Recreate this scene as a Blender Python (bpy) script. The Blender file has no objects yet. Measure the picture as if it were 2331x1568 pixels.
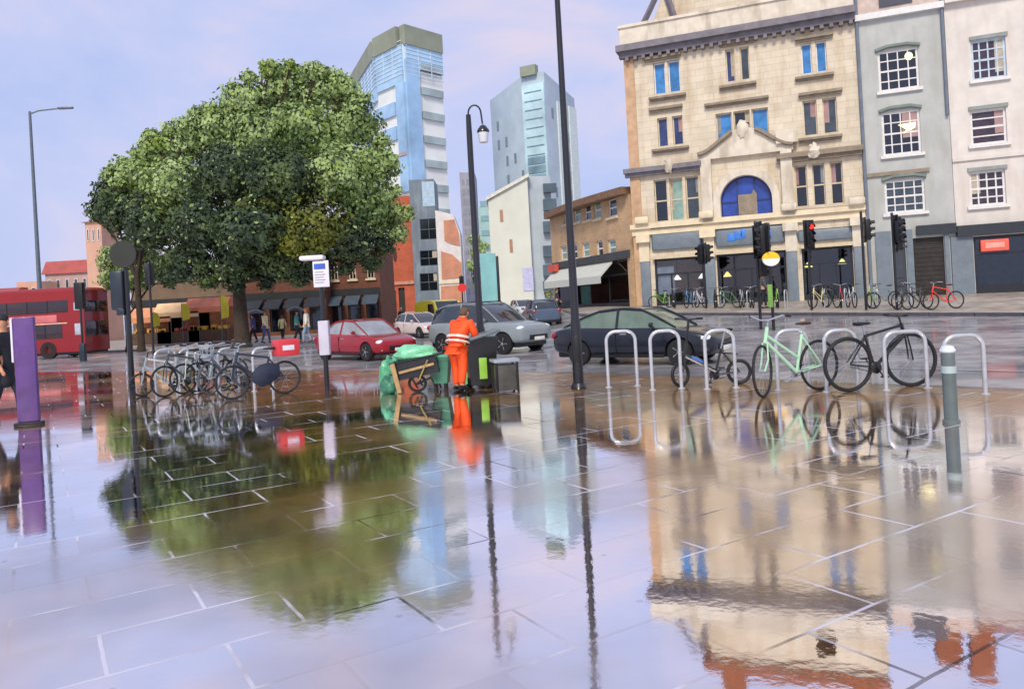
import bpy, bmesh, math, random
from mathutils import Vector, Matrix, noise
R = math.radians
random.seed(7)
scene = bpy.context.scene
COL = scene.collection

# ------------------------------------------------------------------ camera geometry
CAMH = 1.6; FPX = 1750.0; PW, PH = 2331.0, 1568.0; CX, CY = 1165.5, 690.0; ROLL = R(3.2)
c_, s_ = math.cos(ROLL), math.sin(ROLL)
def ray(x, y):
    u, v = x-CX, CY-y
    return (u*c_+v*s_)/FPX, (-u*s_+v*c_)/FPX
def at(x, y, Y):
    a, b = ray(x, y); return Vector((a*Y, Y, CAMH+b*Y))
def sst(t):
    t = max(0, min(1, t)); return t*t*(3-2*t)
def gz(X, Y):
    return .035*max(0, min(Y-20, 40))*sst((X+4)/12)
def ground(x, y, drop=0.0):
    a, b = ray(x, y); Y = 20
    for _ in range(60):
        Y = .5*Y+.5*(CAMH-(gz(a*Y, Y)-drop))/max(1e-4, -b)
    return Vector((a*Y, Y, gz(a*Y, Y)-drop))
class Facade:
    """vertical plane through two ground points given as picture column + distance"""
    def __init__(s, xa, Ya, xb, Yb, yref=690):
        A = at(xa, yref, Ya); B = at(xb, yref, Yb)
        s.o = Vector((A.x, A.y)); d = Vector((B.x-A.x, B.y-A.y)); s.len = d.length; s.d = d.normalized()
        s.rz = math.atan2(s.d.y, s.d.x)
    def sz(s, x, y):
        ra, rb = ray(x, y)
        t = (s.o.y*ra-s.o.x)/(s.d.x-s.d.y*ra)
        return t, CAMH+rb*(s.o.y+t*s.d.y)
    def pt(s, t, y=0):
        n = Vector((-s.d.y, s.d.x)); p = s.o+s.d*t+n*y; return p

# ------------------------------------------------------------------ materials
def lin(h):
    h = h.lstrip('#'); o = []
    for i in (0, 2, 4):
        v = int(h[i:i+2], 16)/255; o.append(v/12.92 if v <= .04045 else ((v+.055)/1.055)**2.4)
    return tuple(o)
MATS = {}
def mat(name, col, rough=.6, metal=0., var=.18, scale=3., bump=0., coat=0., spec=.5, emit=None, estr=1., stain=None, ashlar=None):
    if name in MATS: return MATS[name]
    if isinstance(col, str): col = lin(col)
    m = bpy.data.materials.new(name); m.use_nodes = True; nt = m.node_tree; N = nt.nodes; L = nt.links
    b = N['Principled BSDF']; b.inputs['Roughness'].default_value = rough; b.inputs['Metallic'].default_value = metal
    b.inputs['Coat Weight'].default_value = coat; b.inputs['Coat Roughness'].default_value = .05
    b.inputs['Specular IOR Level'].default_value = spec
    tc = N.new('ShaderNodeTexCoord'); nz = N.new('ShaderNodeTexNoise'); nz.inputs['Scale'].default_value = scale
    nz.inputs['Detail'].default_value = 6; nz.inputs['Roughness'].default_value = .6
    L.new(tc.outputs['Object'], nz.inputs['Vector'])
    rp = N.new('ShaderNodeValToRGB'); e = rp.color_ramp.elements
    e[0].position = .3; e[1].position = .7
    e[0].color = tuple(max(0, c*(1-var)) for c in col)+(1,)
    e[1].color = tuple(min(1, c*(1+var)) for c in col)+(1,)
    L.new(nz.outputs['Fac'], rp.inputs['Fac'])
    src = rp.outputs['Color']
    if stain:
        n2 = N.new('ShaderNodeTexNoise'); n2.inputs['Scale'].default_value = .9; n2.inputs['Detail'].default_value = 5
        mp = N.new('ShaderNodeMapping'); mp.inputs['Scale'].default_value = (1.6, 1.6, .45)
        L.new(tc.outputs['Object'], mp.inputs['Vector']); L.new(mp.outputs['Vector'], n2.inputs['Vector'])
        r2 = N.new('ShaderNodeValToRGB'); r2.color_ramp.elements[0].position = .5; r2.color_ramp.elements[1].position = .68
        r2.color_ramp.elements[0].color = (0, 0, 0, 1); r2.color_ramp.elements[1].color = (.75, .75, .75, 1)
        L.new(n2.outputs['Fac'], r2.inputs['Fac'])
        mx = N.new('ShaderNodeMix'); mx.data_type = 'RGBA'; L.new(r2.outputs['Color'], mx.inputs[0])
        L.new(src, mx.inputs[6]); mx.inputs[7].default_value = tuple(lin(stain) if isinstance(stain, str) else stain)+(1,)
        src = mx.outputs[2]
    if ashlar:
        br = N.new('ShaderNodeTexBrick'); br.inputs['Scale'].default_value = 1; br.inputs['Brick Width'].default_value = ashlar[0]; br.inputs['Row Height'].default_value = ashlar[1]
        br.inputs['Mortar Size'].default_value = .012; br.inputs['Color1'].default_value = (1, 1, 1, 1); br.inputs['Color2'].default_value = (.9, .89, .87, 1); br.inputs['Mortar'].default_value = (.72, .70, .66, 1)
        sx = N.new('ShaderNodeSeparateXYZ'); cb = N.new('ShaderNodeCombineXYZ'); L.new(tc.outputs['Object'], sx.inputs[0]); L.new(sx.outputs[0], cb.inputs[0]); L.new(sx.outputs[2], cb.inputs[1]); L.new(cb.outputs[0], br.inputs['Vector'])
        mm = N.new('ShaderNodeMix'); mm.data_type = 'RGBA'; mm.blend_type = 'MULTIPLY'; mm.inputs[0].default_value = 1; L.new(src, mm.inputs[6]); L.new(br.outputs['Color'], mm.inputs[7]); src = mm.outputs[2]
    L.new(src, b.inputs['Base Color'])
    if bump:
        bp = N.new('ShaderNodeBump'); bp.inputs['Strength'].default_value = bump; bp.inputs['Distance'].default_value = .03
        n3 = N.new('ShaderNodeTexNoise'); n3.inputs['Scale'].default_value = scale*5; n3.inputs['Detail'].default_value = 4
        L.new(tc.outputs['Object'], n3.inputs['Vector']); L.new(n3.outputs['Fac'], bp.inputs['Height'])
        L.new(bp.outputs['Normal'], b.inputs['Normal'])
    if emit:
        b.inputs['Emission Color'].default_value = tuple(lin(emit))+(1,); b.inputs['Emission Strength'].default_value = estr
    MATS[name] = m; return m
def brickmat(name, c1, c2, mort, bw=.24, bh=.075, rough=.8):
    m = mat(name, c1, rough); nt = m.node_tree; N = nt.nodes; L = nt.links; b = N['Principled BSDF']
    br = N.new('ShaderNodeTexBrick'); br.inputs['Scale'].default_value = 1
    br.inputs['Brick Width'].default_value = bw; br.inputs['Row Height'].default_value = bh; br.inputs['Mortar Size'].default_value = .008
    br.inputs['Color1'].default_value = lin(c1)+(1,); br.inputs['Color2'].default_value = lin(c2)+(1,); br.inputs['Mortar'].default_value = lin(mort)+(1,)
    tc = N.new('ShaderNodeTexCoord'); sx = N.new('ShaderNodeSeparateXYZ'); cb = N.new('ShaderNodeCombineXYZ'); ad = N.new('ShaderNodeMath'); ad.operation = 'ADD'
    L.new(tc.outputs['Object'], sx.inputs[0]); L.new(sx.outputs[0], ad.inputs[0]); L.new(sx.outputs[1], ad.inputs[1])
    L.new(ad.outputs[0], cb.inputs[0]); L.new(sx.outputs[2], cb.inputs[1]); L.new(cb.outputs[0], br.inputs['Vector'])
    nz = N.new('ShaderNodeTexNoise'); nz.inputs['Scale'].default_value = .8; nz.inputs['Detail'].default_value = 6; L.new(tc.outputs['Object'], nz.inputs['Vector'])
    rp = N.new('ShaderNodeValToRGB'); rp.color_ramp.elements[0].position = .3; rp.color_ramp.elements[0].color = (.78, .78, .8, 1)
    rp.color_ramp.elements[1].position = .7; rp.color_ramp.elements[1].color = (1.15, 1.1, 1.05, 1); L.new(nz.outputs['Fac'], rp.inputs['Fac'])
    mx = N.new('ShaderNodeMix'); mx.data_type = 'RGBA'; mx.blend_type = 'MULTIPLY'; mx.inputs[0].default_value = 1
    L.new(br.outputs['Color'], mx.inputs[6]); L.new(rp.outputs['Color'], mx.inputs[7]); L.new(mx.outputs[2], b.inputs['Base Color'])
    return m
def clearglass(name, tint=(.9, .95, .95), refl=.25):
    if name in MATS: return MATS[name]
    m = bpy.data.materials.new(name); m.use_nodes = True; nt = m.node_tree; N = nt.nodes; L = nt.links
    for n in list(N): N.remove(n)
    o = N.new('ShaderNodeOutputMaterial'); t = N.new('ShaderNodeBsdfTransparent'); t.inputs[0].default_value = tint+(1,)
    g = N.new('ShaderNodeBsdfGlossy'); g.inputs['Roughness'].default_value = .03; mx = N.new('ShaderNodeMixShader'); mx.inputs[0].default_value = refl
    L.new(t.outputs[0], mx.inputs[1]); L.new(g.outputs[0], mx.inputs[2]); L.new(mx.outputs[0], o.inputs[0])
    MATS[name] = m; return m

# ------------------------------------------------------------------ mesh builder
class MB:
    def __init__(s): s.v = []; s.f = []; s.mi = []; s.sm = []
    def add(s, vs, fs, mi=0, smooth=False, M=None):
        o = len(s.v)
        for p in vs:
            p = Vector(p); s.v.append(M @ p if M else p)
        for f in fs: s.f.append([i+o for i in f]); s.mi.append(mi); s.sm.append(smooth)
        return s
    def box(s, x0, x1, y0, y1, z0, z1, mi=0, M=None):
        vs = [(x, y, z) for z in (z0, z1) for y in (y0, y1) for x in (x0, x1)]
        return s.add(vs, [(0, 2, 3, 1), (4, 5, 7, 6), (0, 1, 5, 4), (2, 6, 7, 3), (0, 4, 6, 2), (1, 3, 7, 5)], mi, False, M)
    def rbox(s, x0, x1, y0, y1, z0, z1, r=.03, mi=0, M=None, seg=2):
        bm = bmesh.new(); bmesh.ops.create_cube(bm, size=1)
        for v in bm.verts: v.co = Vector(((x0+x1)/2+v.co.x*(x1-x0), (y0+y1)/2+v.co.y*(y1-y0), (z0+z1)/2+v.co.z*(z1-z0)))
        bmesh.ops.bevel(bm, geom=bm.edges[:], offset=r, segments=seg, affect='EDGES', profile=.5)
        bm.verts.index_update()
        s.add([v.co.copy() for v in bm.verts], [[v.index for v in f.verts] for f in bm.faces], mi, True, M); bm.free(); return s
    def tube(s, pts, r, n=8, mi=0, M=None, cap=True, closed=False):
        pts = [Vector(p) for p in pts]; k = len(pts); rs = r if isinstance(r, (list, tuple)) else [r]*k
        vs = []; up = None
        for i, p in enumerate(pts):
            if closed: t = pts[(i+1) % k]-pts[i-1]
            else: t = pts[min(i+1, k-1)]-pts[max(i-1, 0)]
            t.normalize()
            if up is None:
                up = Vector((0, 0, 1)) if abs(t.z) < .9 else Vector((1, 0, 0))
            a = (up-t*up.dot(t))
            if a.length < 1e-5: a = t.orthogonal()
            a.normalize(); b = t.cross(a); up = a
            for j in range(n):
                an = 2*math.pi*j/n; vs.append(p+(a*math.cos(an)+b*math.sin(an))*rs[i])
        fs = []
        for i in range(k if closed else k-1):
            i2 = (i+1) % k
            for j in range(n): fs.append((i*n+j, i*n+(j+1) % n, i2*n+(j+1) % n, i2*n+j))
        if cap and not closed: fs.append(tuple(range(n))[::-1]); fs.append(tuple((k-1)*n+j for j in range(n)))
        return s.add(vs, fs, mi, True, M)
    def lathe(s, prof, n=16, mi=0, M=None, axis='z'):
        vs = []; k = len(prof)
        for r, z in prof:
            for j in range(n):
                an = 2*math.pi*j/n; p = (r*math.cos(an), r*math.sin(an), z)
                if axis == 'y': p = (p[0], p[2], p[1])
                if axis == 'x': p = (p[2], p[0], p[1])
                vs.append(p)
        fs = [(i*n+j, i*n+(j+1) % n, (i+1)*n+(j+1) % n, (i+1)*n+j) for i in range(k-1) for j in range(n)]
        if prof[0][0] > 1e-4: fs.append(tuple(range(n))[::-1])
        if prof[-1][0] > 1e-4: fs.append(tuple((k-1)*n+j for j in range(n)))
        return s.add(vs, fs, mi, True, M)
    def prism(s, poly, h0, h1, mi=0, M=None, axis='z'):
        k = len(poly)
        def P(p, h):
            if axis == 'z': return (p[0], p[1], h)
            if axis == 'y': return (p[0], h, p[1])
            return (h, p[0], p[1])
        vs = [P(p, h0) for p in poly]+[P(p, h1) for p in poly]
        fs = [tuple(range(k))[::-1], tuple(range(k, 2*k))]+[(i, (i+1) % k, k+(i+1) % k, k+i) for i in range(k)]
        return s.add(vs, fs, mi, False, M)
    def blob(s, cx, cy, cz, rx, ry, rz, n=10, mi=0, M=None, lump=0, seed=0):
        vs = []; fs = []; m_ = n
        for i in range(n+1):
            th = math.pi*i/n
            for j in range(m_):
                ph = 2*math.pi*j/m_; d = Vector((math.sin(th)*math.cos(ph), math.sin(th)*math.sin(ph), math.cos(th)))
                k = 1+lump*noise.noise(d*2.2+Vector((seed*7.1, seed*3.3, 0)))
                vs.append((cx+d.x*rx*k, cy+d.y*ry*k, cz+d.z*rz*k))
        for i in range(n):
            for j in range(m_): fs.append((i*m_+j, (i+1)*m_+j, (i+1)*m_+(j+1) % m_, i*m_+(j+1) % m_))
        return s.add(vs, fs, mi, True, M)
    def loft(s, rings, mi=0, M=None, smooth=True, cap=True):
        n = len(rings[0]); vs = [p for r in rings for p in r]
        fs = [(i*n+j, i*n+(j+1) % n, (i+1)*n+(j+1) % n, (i+1)*n+j) for i in range(len(rings)-1) for j in range(n)]
        if cap: fs.append(tuple(range(n))[::-1]); fs.append(tuple((len(rings)-1)*n+j for j in range(n)))
        return s.add(vs, fs, mi, smooth, M)
    def mesh(s, name, mats):
        me = bpy.data.meshes.new(name); me.from_pydata([tuple(v) for v in s.v], [], s.f)
        for m in (mats if isinstance(mats, (list, tuple)) else [mats]): me.materials.append(m)
        me.polygons.foreach_set('material_index', s.mi); me.polygons.foreach_set('use_smooth', s.sm)
        bm = bmesh.new(); bm.from_mesh(me); bmesh.ops.recalc_face_normals(bm, faces=bm.faces); bm.to_mesh(me); bm.free()
        try: me.set_sharp_from_angle(angle=R(40))
        except Exception: pass
        return me
    def build(s, name, mats, parent=None, loc=None, rz=0):
        o = bpy.data.objects.new(name, s.mesh(name, mats)); COL.objects.link(o)
        if parent: o.parent = parent
        if loc is not None: o.location = loc
        o.rotation_euler = (0, 0, rz); return o
def tag(o, label, cat, group=None, kind=None):
    if label: o['label'] = label
    if cat: o['category'] = cat
    if group: o['group'] = group
    if kind: o['kind'] = kind
    return o
def thing(name, label, cat, loc, rz=0, group=None):
    o = bpy.data.objects.new(name, None); o.empty_display_size = .2; COL.objects.link(o)
    o.location = loc; o.rotation_euler = (0, 0, rz); return tag(o, label, cat, group)
def copy_tree(o, parent=None):
    c = o.copy(); COL.objects.link(c)
    if parent: c.parent = parent
    for ch in list(o.children): copy_tree(ch, c)
    return c
def struct(mb, name, m, loc=None): return tag(mb.build(name, m, None, loc), None, None, kind='structure')

# ------------------------------------------------------------------ world, light, camera
wd = bpy.data.worlds.new('World'); scene.world = wd; wd.use_nodes = True
N = wd.node_tree.nodes; L = wd.node_tree.links; bg = N['Background']
SUN_EL, SUN_AZ = R(44), R(192)          # azimuth measured clockwise from +Y
sky = N.new('ShaderNodeTexSky'); sky.sky_type = 'NISHITA'; sky.sun_disc = False; sky.sun_elevation = SUN_EL; sky.sun_rotation = SUN_AZ
sky.dust_density = 3; sky.ozone_density = 3
sc1 = N.new('ShaderNodeVectorMath'); sc1.operation = 'SCALE'; sc1.inputs[3].default_value = .85; L.new(sky.outputs[0], sc1.inputs[0])
tc = N.new('ShaderNodeTexCoord'); mp = N.new('ShaderNodeMapping'); mp.inputs['Scale'].default_value = (1, 1, 2.2)
L.new(tc.outputs['Generated'], mp.inputs['Vector'])
nz = N.new('ShaderNodeTexNoise'); nz.inputs['Scale'].default_value = 2.6; nz.inputs['Detail'].default_value = 7; nz.inputs['Roughness'].default_value = .55; nz.inputs['Distortion'].default_value = .6
L.new(mp.outputs[0], nz.inputs['Vector'])
rp = N.new('ShaderNodeValToRGB'); e = rp.color_ramp.elements
e[0].position = .36; e[0].color = (4.6, 5.5, 8.6, 1); e[1].position = .68; e[1].color = (7.6, 6.7, 8.0, 1)
e2 = rp.color_ramp.elements.new(.5); e2.color = (5.5, 6.0, 8.8, 1)
L.new(nz.outputs['Fac'], rp.inputs['Fac'])
mx = N.new('ShaderNodeMix'); mx.data_type = 'RGBA'; mx.inputs[0].default_value = .9
L.new(sc1.outputs[0], mx.inputs[6]); L.new(rp.outputs['Color'], mx.inputs[7]); L.new(mx.outputs[2], bg.inputs['Color'])
bg.inputs['Strength'].default_value = .079
sun = bpy.data.lights.new('sun', 'SUN'); sun.energy = 2.1; sun.angle = R(14); sun.color = (1, .9, .74)
so = bpy.data.objects.new('sun', sun); COL.objects.link(so); so.location = (10, -10, 30)
sd = Vector((math.sin(SUN_AZ)*math.cos(SUN_EL), math.cos(SUN_AZ)*math.cos(SUN_EL), math.sin(SUN_EL)))
so.rotation_euler = sd.to_track_quat('Z', 'Y').to_euler()
scene.view_settings.view_transform = 'Standard'; scene.view_settings.look = 'None'; scene.view_settings.exposure = .5; scene.view_settings.gamma = 1
cam = bpy.data.cameras.new('camera'); co = bpy.data.objects.new('camera', cam); COL.objects.link(co)
cam.sensor_width = 36; cam.sensor_fit = 'HORIZONTAL'; cam.lens = FPX/PW*36; cam.shift_y = -(PH/2-CY)/PW; cam.shift_x = 0
cam.clip_start = .1; cam.clip_end = 2500
co.matrix_world = Matrix.Translation((0, 0, CAMH)) @ Matrix(((1, 0, 0, 0), (0, 0, -1, 0), (0, 1, 0, 0), (0, 0, 0, 1))) @ Matrix.Rotation(-ROLL, 4, 'Z')
scene.camera = co
scene.cycles.use_adaptive_sampling = True; scene.cycles.use_denoising = True; scene.cycles.max_bounces = 8

# ------------------------------------------------------------------ ground
def wetmat(name, stone, joint, glossmin, glossmax, rough0, rough1, tiles=True, tint=(1, 1, 1)):
    m = bpy.data.materials.new(name); m.use_nodes = True; nt = m.node_tree; N = nt.nodes; L = nt.links
    for n in list(N): N.remove(n)
    out = N.new('ShaderNodeOutputMaterial'); d = N.new('ShaderNodeBsdfDiffuse'); g = N.new('ShaderNodeBsdfGlossy'); mx = N.new('ShaderNodeMixShader')
    geo = N.new('ShaderNodeNewGeometry')
    def ramp(src, p0, v0, p1, v1):
        r = N.new('ShaderNodeMapRange'); r.inputs[1].default_value = p0; r.inputs[2].default_value = p1; r.inputs[3].default_value = v0; r.inputs[4].default_value = v1
        r.interpolation_type = 'SMOOTHSTEP'; L.new(src, r.inputs[0]); return r.outputs[0]
    def nz(scale, det=5, sc=(1, 1, 1)):
        mp = N.new('ShaderNodeMapping'); mp.inputs['Scale'].default_value = sc; L.new(geo.outputs['Position'], mp.inputs['Vector'])
        n = N.new('ShaderNodeTexNoise'); n.inputs['Scale'].default_value = scale; n.inputs['Detail'].default_value = det; L.new(mp.outputs[0], n.inputs['Vector']); return n.outputs['Fac']
    big = nz(.33); mid = nz(1.7); fine = nz(14, 3)
    var = N.new('ShaderNodeMix'); var.data_type = 'RGBA'; L.new(ramp(mid, .3, 0, .7, 1), var.inputs[0])
    var.inputs[6].default_value = tuple(c*.72 for c in stone)+(1,); var.inputs[7].default_value = tuple(min(1, c*1.3) for c in stone)+(1,)
    colr = var.outputs[2]
    gl = ramp(big, .38, glossmin, .6, glossmax); ro = ramp(big, .38, rough1, .6, rough0)
    if tiles:
        mp = N.new('ShaderNodeMapping'); mp.vector_type = 'TEXTURE'; mp.inputs['Rotation'].default_value = (0, 0, R(32)); mp.inputs['Location'].default_value = (.13, .21, 0)
        L.new(geo.outputs['Position'], mp.inputs['Vector'])
        wob = N.new('ShaderNodeVectorMath'); wob.operation = 'ADD'; wn = N.new('ShaderNodeTexNoise'); wn.inputs['Scale'].default_value = 6; wn.inputs['Detail'].default_value = 3
        L.new(geo.outputs['Position'], wn.inputs['Vector']); ws = N.new('ShaderNodeVectorMath'); ws.operation = 'SCALE'; ws.inputs[3].default_value = .012
        L.new(wn.outputs['Color'], ws.inputs[0]); L.new(mp.outputs[0], wob.inputs[0]); L.new(ws.outputs[0], wob.inputs[1])
        br = N.new('ShaderNodeTexBrick'); br.inputs['Scale'].default_value = 1; br.inputs['Brick Width'].default_value = .92; br.inputs['Row Height'].default_value = .56
        br.inputs['Mortar Size'].default_value = .012; br.inputs['Mortar Smooth'].default_value = .3; br.offset = .43
        br.inputs['Color1'].default_value = (.25, .25, .25, 1); br.inputs['Color2'].default_value = (1, 1, 1, 1); br.inputs['Mortar'].default_value = (.5, .5, .5, 1)
        L.new(wob.outputs[0], br.inputs['Vector'])
        # each slab a slightly different stone
        sl = N.new('ShaderNodeMix'); sl.data_type = 'RGBA'; sl.blend_type = 'MULTIPLY'; sl.inputs[0].default_value = .45
        L.new(colr, sl.inputs[6]); L.new(br.outputs['Color'], sl.inputs[7])
        # joints: worn away in places
        jm = N.new('ShaderNodeMath'); jm.operation = 'MULTIPLY'; L.new(br.outputs['Fac'], jm.inputs[0]); L.new(ramp(nz(.9, 4), .45, .12, .58, 1), jm.inputs[1])
        jc = N.new('ShaderNodeMix'); jc.data_type = 'RGBA'; L.new(jm.outputs[0], jc.inputs[0]); L.new(sl.outputs[2], jc.inputs[6])
        jn = N.new('ShaderNodeMix'); jn.data_type = 'RGBA'; L.new(ramp(nz(.55, 2), .40, 0, .46, 1), jn.inputs[0]); jn.inputs[6].default_value = (.03, .03, .03, 1); jn.inputs[7].default_value = joint+(1,)
        L.new(jn.outputs[2], jc.inputs[7]); colr = jc.outputs[2]
        gj = N.new('ShaderNodeMath'); gj.operation = 'MULTIPLY_ADD'; L.new(jm.outputs[0], gj.inputs[0]); gj.inputs[1].default_value = -.62; L.new(gl, gj.inputs[2]); gl = gj.outputs[0]
        gs = N.new('ShaderNodeMath'); gs.operation = 'MULTIPLY_ADD'; sepc = N.new('ShaderNodeSeparateColor'); L.new(br.outputs['Color'], sepc.inputs[0])
        L.new(sepc.outputs[0], gs.inputs[0]); gs.inputs[1].default_value = .09; L.new(gl, gs.inputs[2]); gl = gs.outputs[0]
    if tiles:
        # the strip of paving along the kerb has drained and dulled
        sp = N.new('ShaderNodeSeparateXYZ'); L.new(geo.outputs['Position'], sp.inputs[0])
        vx = N.new('ShaderNodeMath'); vx.operation = 'MULTIPLY'; vx.inputs[1].default_value = .733; L.new(sp.outputs[0], vx.inputs[0])
        vy = N.new('ShaderNodeMath'); vy.operation = 'MULTIPLY_ADD'; vy.inputs[1].default_value = .68; L.new(sp.outputs[1], vy.inputs[0]); L.new(vx.outputs[0], vy.inputs[2])
        vn = N.new('ShaderNodeMath'); vn.operation = 'MULTIPLY_ADD'; vn.inputs[1].default_value = 2.2; L.new(nz(1.1, 5), vn.inputs[0]); L.new(vy.outputs[0], vn.inputs[2])
        gk = N.new('ShaderNodeMath'); gk.operation = 'MULTIPLY'; L.new(gl, gk.inputs[0]); L.new(ramp(vn.outputs[0], 9.4, 1, 12.3, .50), gk.inputs[1]); gl = gk.outputs[0]
        rk = N.new('ShaderNodeMath'); rk.operation = 'ADD'; L.new(ro, rk.inputs[0]); L.new(ramp(vn.outputs[0], 9.4, 0, 12.3, .13), rk.inputs[1]); ro = rk.outputs[0]
        # trodden gum and grit
        vo = N.new('ShaderNodeTexVoronoi'); vo.inputs['Scale'].default_value = 2.3; L.new(geo.outputs['Position'], vo.inputs['Vector'])
        gs2 = ramp(vo.outputs['Distance'], .035, 1, .055, 0); gm = N.new('ShaderNodeMix'); gm.data_type = 'RGBA'; L.new(gs2, gm.inputs[0]); L.new(colr, gm.inputs[6]); gm.inputs[7].default_value = (.12, .11, .11, 1); colr = gm.outputs[2]
        gg = N.new('ShaderNodeMath'); gg.operation = 'MULTIPLY_ADD'; L.new(gs2, gg.inputs[0]); gg.inputs[1].default_value = -.22; L.new(gl, gg.inputs[2]); gl = gg.outputs[0]
    # grazing angles reflect more
    fr = N.new('ShaderNodeLayerWeight'); fr.inputs['Blend'].default_value = .5
    fm = N.new('ShaderNodeMapRange'); fm.inputs[1].default_value = .45; fm.inputs[2].default_value = .95; fm.inputs[3].default_value = 0; fm.inputs[4].default_value = .12; L.new(fr.outputs['Facing'], fm.inputs[0])
    ga = N.new('ShaderNodeMath'); ga.operation = 'ADD'; ga.use_clamp = True; L.new(gl, ga.inputs[0]); L.new(fm.outputs[0], ga.inputs[1])
    bp = N.new('ShaderNodeBump'); bp.inputs['Distance'].default_value = .01; bp.inputs['Strength'].default_value = .035
    hs = N.new('ShaderNodeMath'); hs.operation = 'MULTIPLY_ADD'; L.new(nz(2.4, 3), hs.inputs[0]); hs.inputs[1].default_value = 1.6; L.new(fine, hs.inputs[2]); L.new(hs.outputs[0], bp.inputs['Height'])
    L.new(bp.outputs['Normal'], g.inputs['Normal'])
    L.new(colr, d.inputs['Color']); g.inputs['Color'].default_value = tint+(1,); L.new(ro, g.inputs['Roughness'])
    L.new(ga.outputs[0], mx.inputs[0]); L.new(d.outputs[0], mx.inputs[1]); L.new(g.outputs[0], mx.inputs[2]); L.new(mx.outputs[0], out.inputs[0])
    MATS[name] = m; return m
WETSTONE = wetmat('wet_paving', (.25, .13, .025), (.56, .56, .64), .56, .84, .03, .11, tint=(.99, .97, 1))
WETROAD = wetmat('wet_asphalt', (.27, .26, .27), (.5, .5, .5), .24, .44, .10, .26, tiles=False)
FARPAVE = wetmat('far_paving', (.38, .33, .27), (.5, .5, .5), .10, .25, .15, .3)

def lsp(a, b, n): return [a+(b-a)*i/n for i in range(n+1)]
mb = MB()
xs = [-1500, -600, -300, -150, -80]+lsp(-60, 60, 60)+[80, 150, 300, 600, 1500]; ys = [-60, -20, 0, 10]+lsp(14, 70, 40)+[90, 140, 250, 500, 1000, 2000]
vs = [(x, y, gz(x, y)-.12) for y in ys for x in xs]; nx = len(xs)
mb.add(vs, [(j*nx+i, j*nx+i+1, (j+1)*nx+i+1, (j+1)*nx+i) for j in range(len(ys)-1) for i in range(nx-1)], 0, True)
struct(mb, 'road', WETROAD)
# near plaza edge
E = [(60, -46), (24, -6.5), (14, 3.6), (6.9, 11.0), (1.9, 16.4), (-1.2, 19.0), (-8, 23.4), (-16, 28.2), (-28, 34.5), (-60, 48)]
mb = MB(); poly = [(-70, 48)]+[(-70, -40), (55, -46)]+E[:]
inner = []
for i, p in enumerate(E):
    a = Vector(E[max(i-1, 0)]); b = Vector(E[min(i+1, len(E)-1)]); t = (b-a).normalized(); n = Vector((-t.y, t.x))  # towards the plaza
    inner.append(Vector(p)+n*.16 if n.dot(Vector((-1, -1))) > 0 else Vector(p)-n*.16)
pl = [(-70, 47.5), (-70, -46), (58, -46)]+[tuple(p) for p in inner]
mb = MB(); mb.prism(pl, -.3, 0); struct(mb, 'plaza', WETSTONE)
mb = MB()
for i in range(len(E)-1):
    a, b, a2, b2 = Vector(E[i]), Vector(E[i+1]), inner[i], inner[i+1]
    n = max(1, int((b-a).length/.9)) if (b-a).length < 20 else 4
    for k in range(n):
        t0, t1 = k/n, (k+1)/n-.012/max((b-a).length, .1)
        p = [a.lerp(b, t0), a.lerp(b, t1), a2.lerp(b2, t1), a2.lerp(b2, t0)]
        mb.prism([tuple(q) for q in p], -.3, .004)
KERB = mat('kerb_granite', '#6c6863', .25, var=.25, scale=5, bump=.3, coat=.6)
struct(mb, 'kerb', KERB)
# far pavements with kerbs
def raised(name, poly, n=36):
    bm = bmesh.new(); fv = [bm.verts.new((p[0], p[1], 0)) for p in poly]; bm.faces.new(fv)
    for ax in range(2):
        lo = min(p[ax] for p in poly); hi = max(p[ax] for p in poly)
        for i in range(1, n):
            pc = [0, 0, 0]; pn = [0, 0, 0]; pc[ax] = lo+(hi-lo)*i/n; pn[ax] = 1
            bmesh.ops.bisect_plane(bm, geom=bm.verts[:]+bm.edges[:]+bm.faces[:], plane_co=pc, plane_no=pn)
    r = bmesh.ops.extrude_face_region(bm, geom=bm.faces[:]); top = [v for v in r['geom'] if isinstance(v, bmesh.types.BMVert)]; ts = set(top)
    for v in bm.verts: v.co.z = gz(v.co.x, v.co.y)-(0 if v in ts else .5)
    me = bpy.data.meshes.new(name); bmesh.ops.recalc_face_normals(bm, faces=bm.faces); bm.to_mesh(me); bm.free(); me.materials.append(FARPAVE)
    o = bpy.data.objects.new(name, me); COL.objects.link(o); o['kind'] = 'structure'; return o
FK = [(60, -20), (40, 3.5), (27, 17.5), (18.1, 27.2), (13, 33.2), (8.6, 38.2), (6.0, 41.6), (4.6, 44.5), (4.0, 48), (3.6, 58), (3.4, 140)]
raised('far_pavement', FK+[(90, 140), (90, -20)])
raised('tree_pavement', [(-90, 62), (-40, 52), (-16, 47.5), (-7, 46), (-5, 47), (-4.2, 49.5), (-4, 140), (-90, 140)])
mb = MB()
for i in range(len(FK)-2):
    a, b = Vector(FK[i]), Vector(FK[i+1]); t = (b-a).normalized(); n = Vector((-t.y, t.x)); k = max(2, int((b-a).length/1.5))
    if n.x > 0: n = -n
    for j in range(k):
        p = a.lerp(b, j/k); q = a.lerp(b, (j+.985)/k)
        z = lambda w: gz(w.x, w.y)
        vs = [(p.x, p.y, z(p)-.4), (q.x, q.y, z(q)-.4), (q.x, q.y, z(q)+.006), (p.x, p.y, z(p)+.006)]
        vs += [(v[0]+n.x*.17, v[1]+n.y*.17, v[2]) for v in vs]
        mb.add(vs, [(0, 1, 2, 3), (7, 6, 5, 4), (0, 4, 5, 1), (1, 5, 6, 2), (2, 6, 7, 3), (3, 7, 4, 0)])
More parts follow.
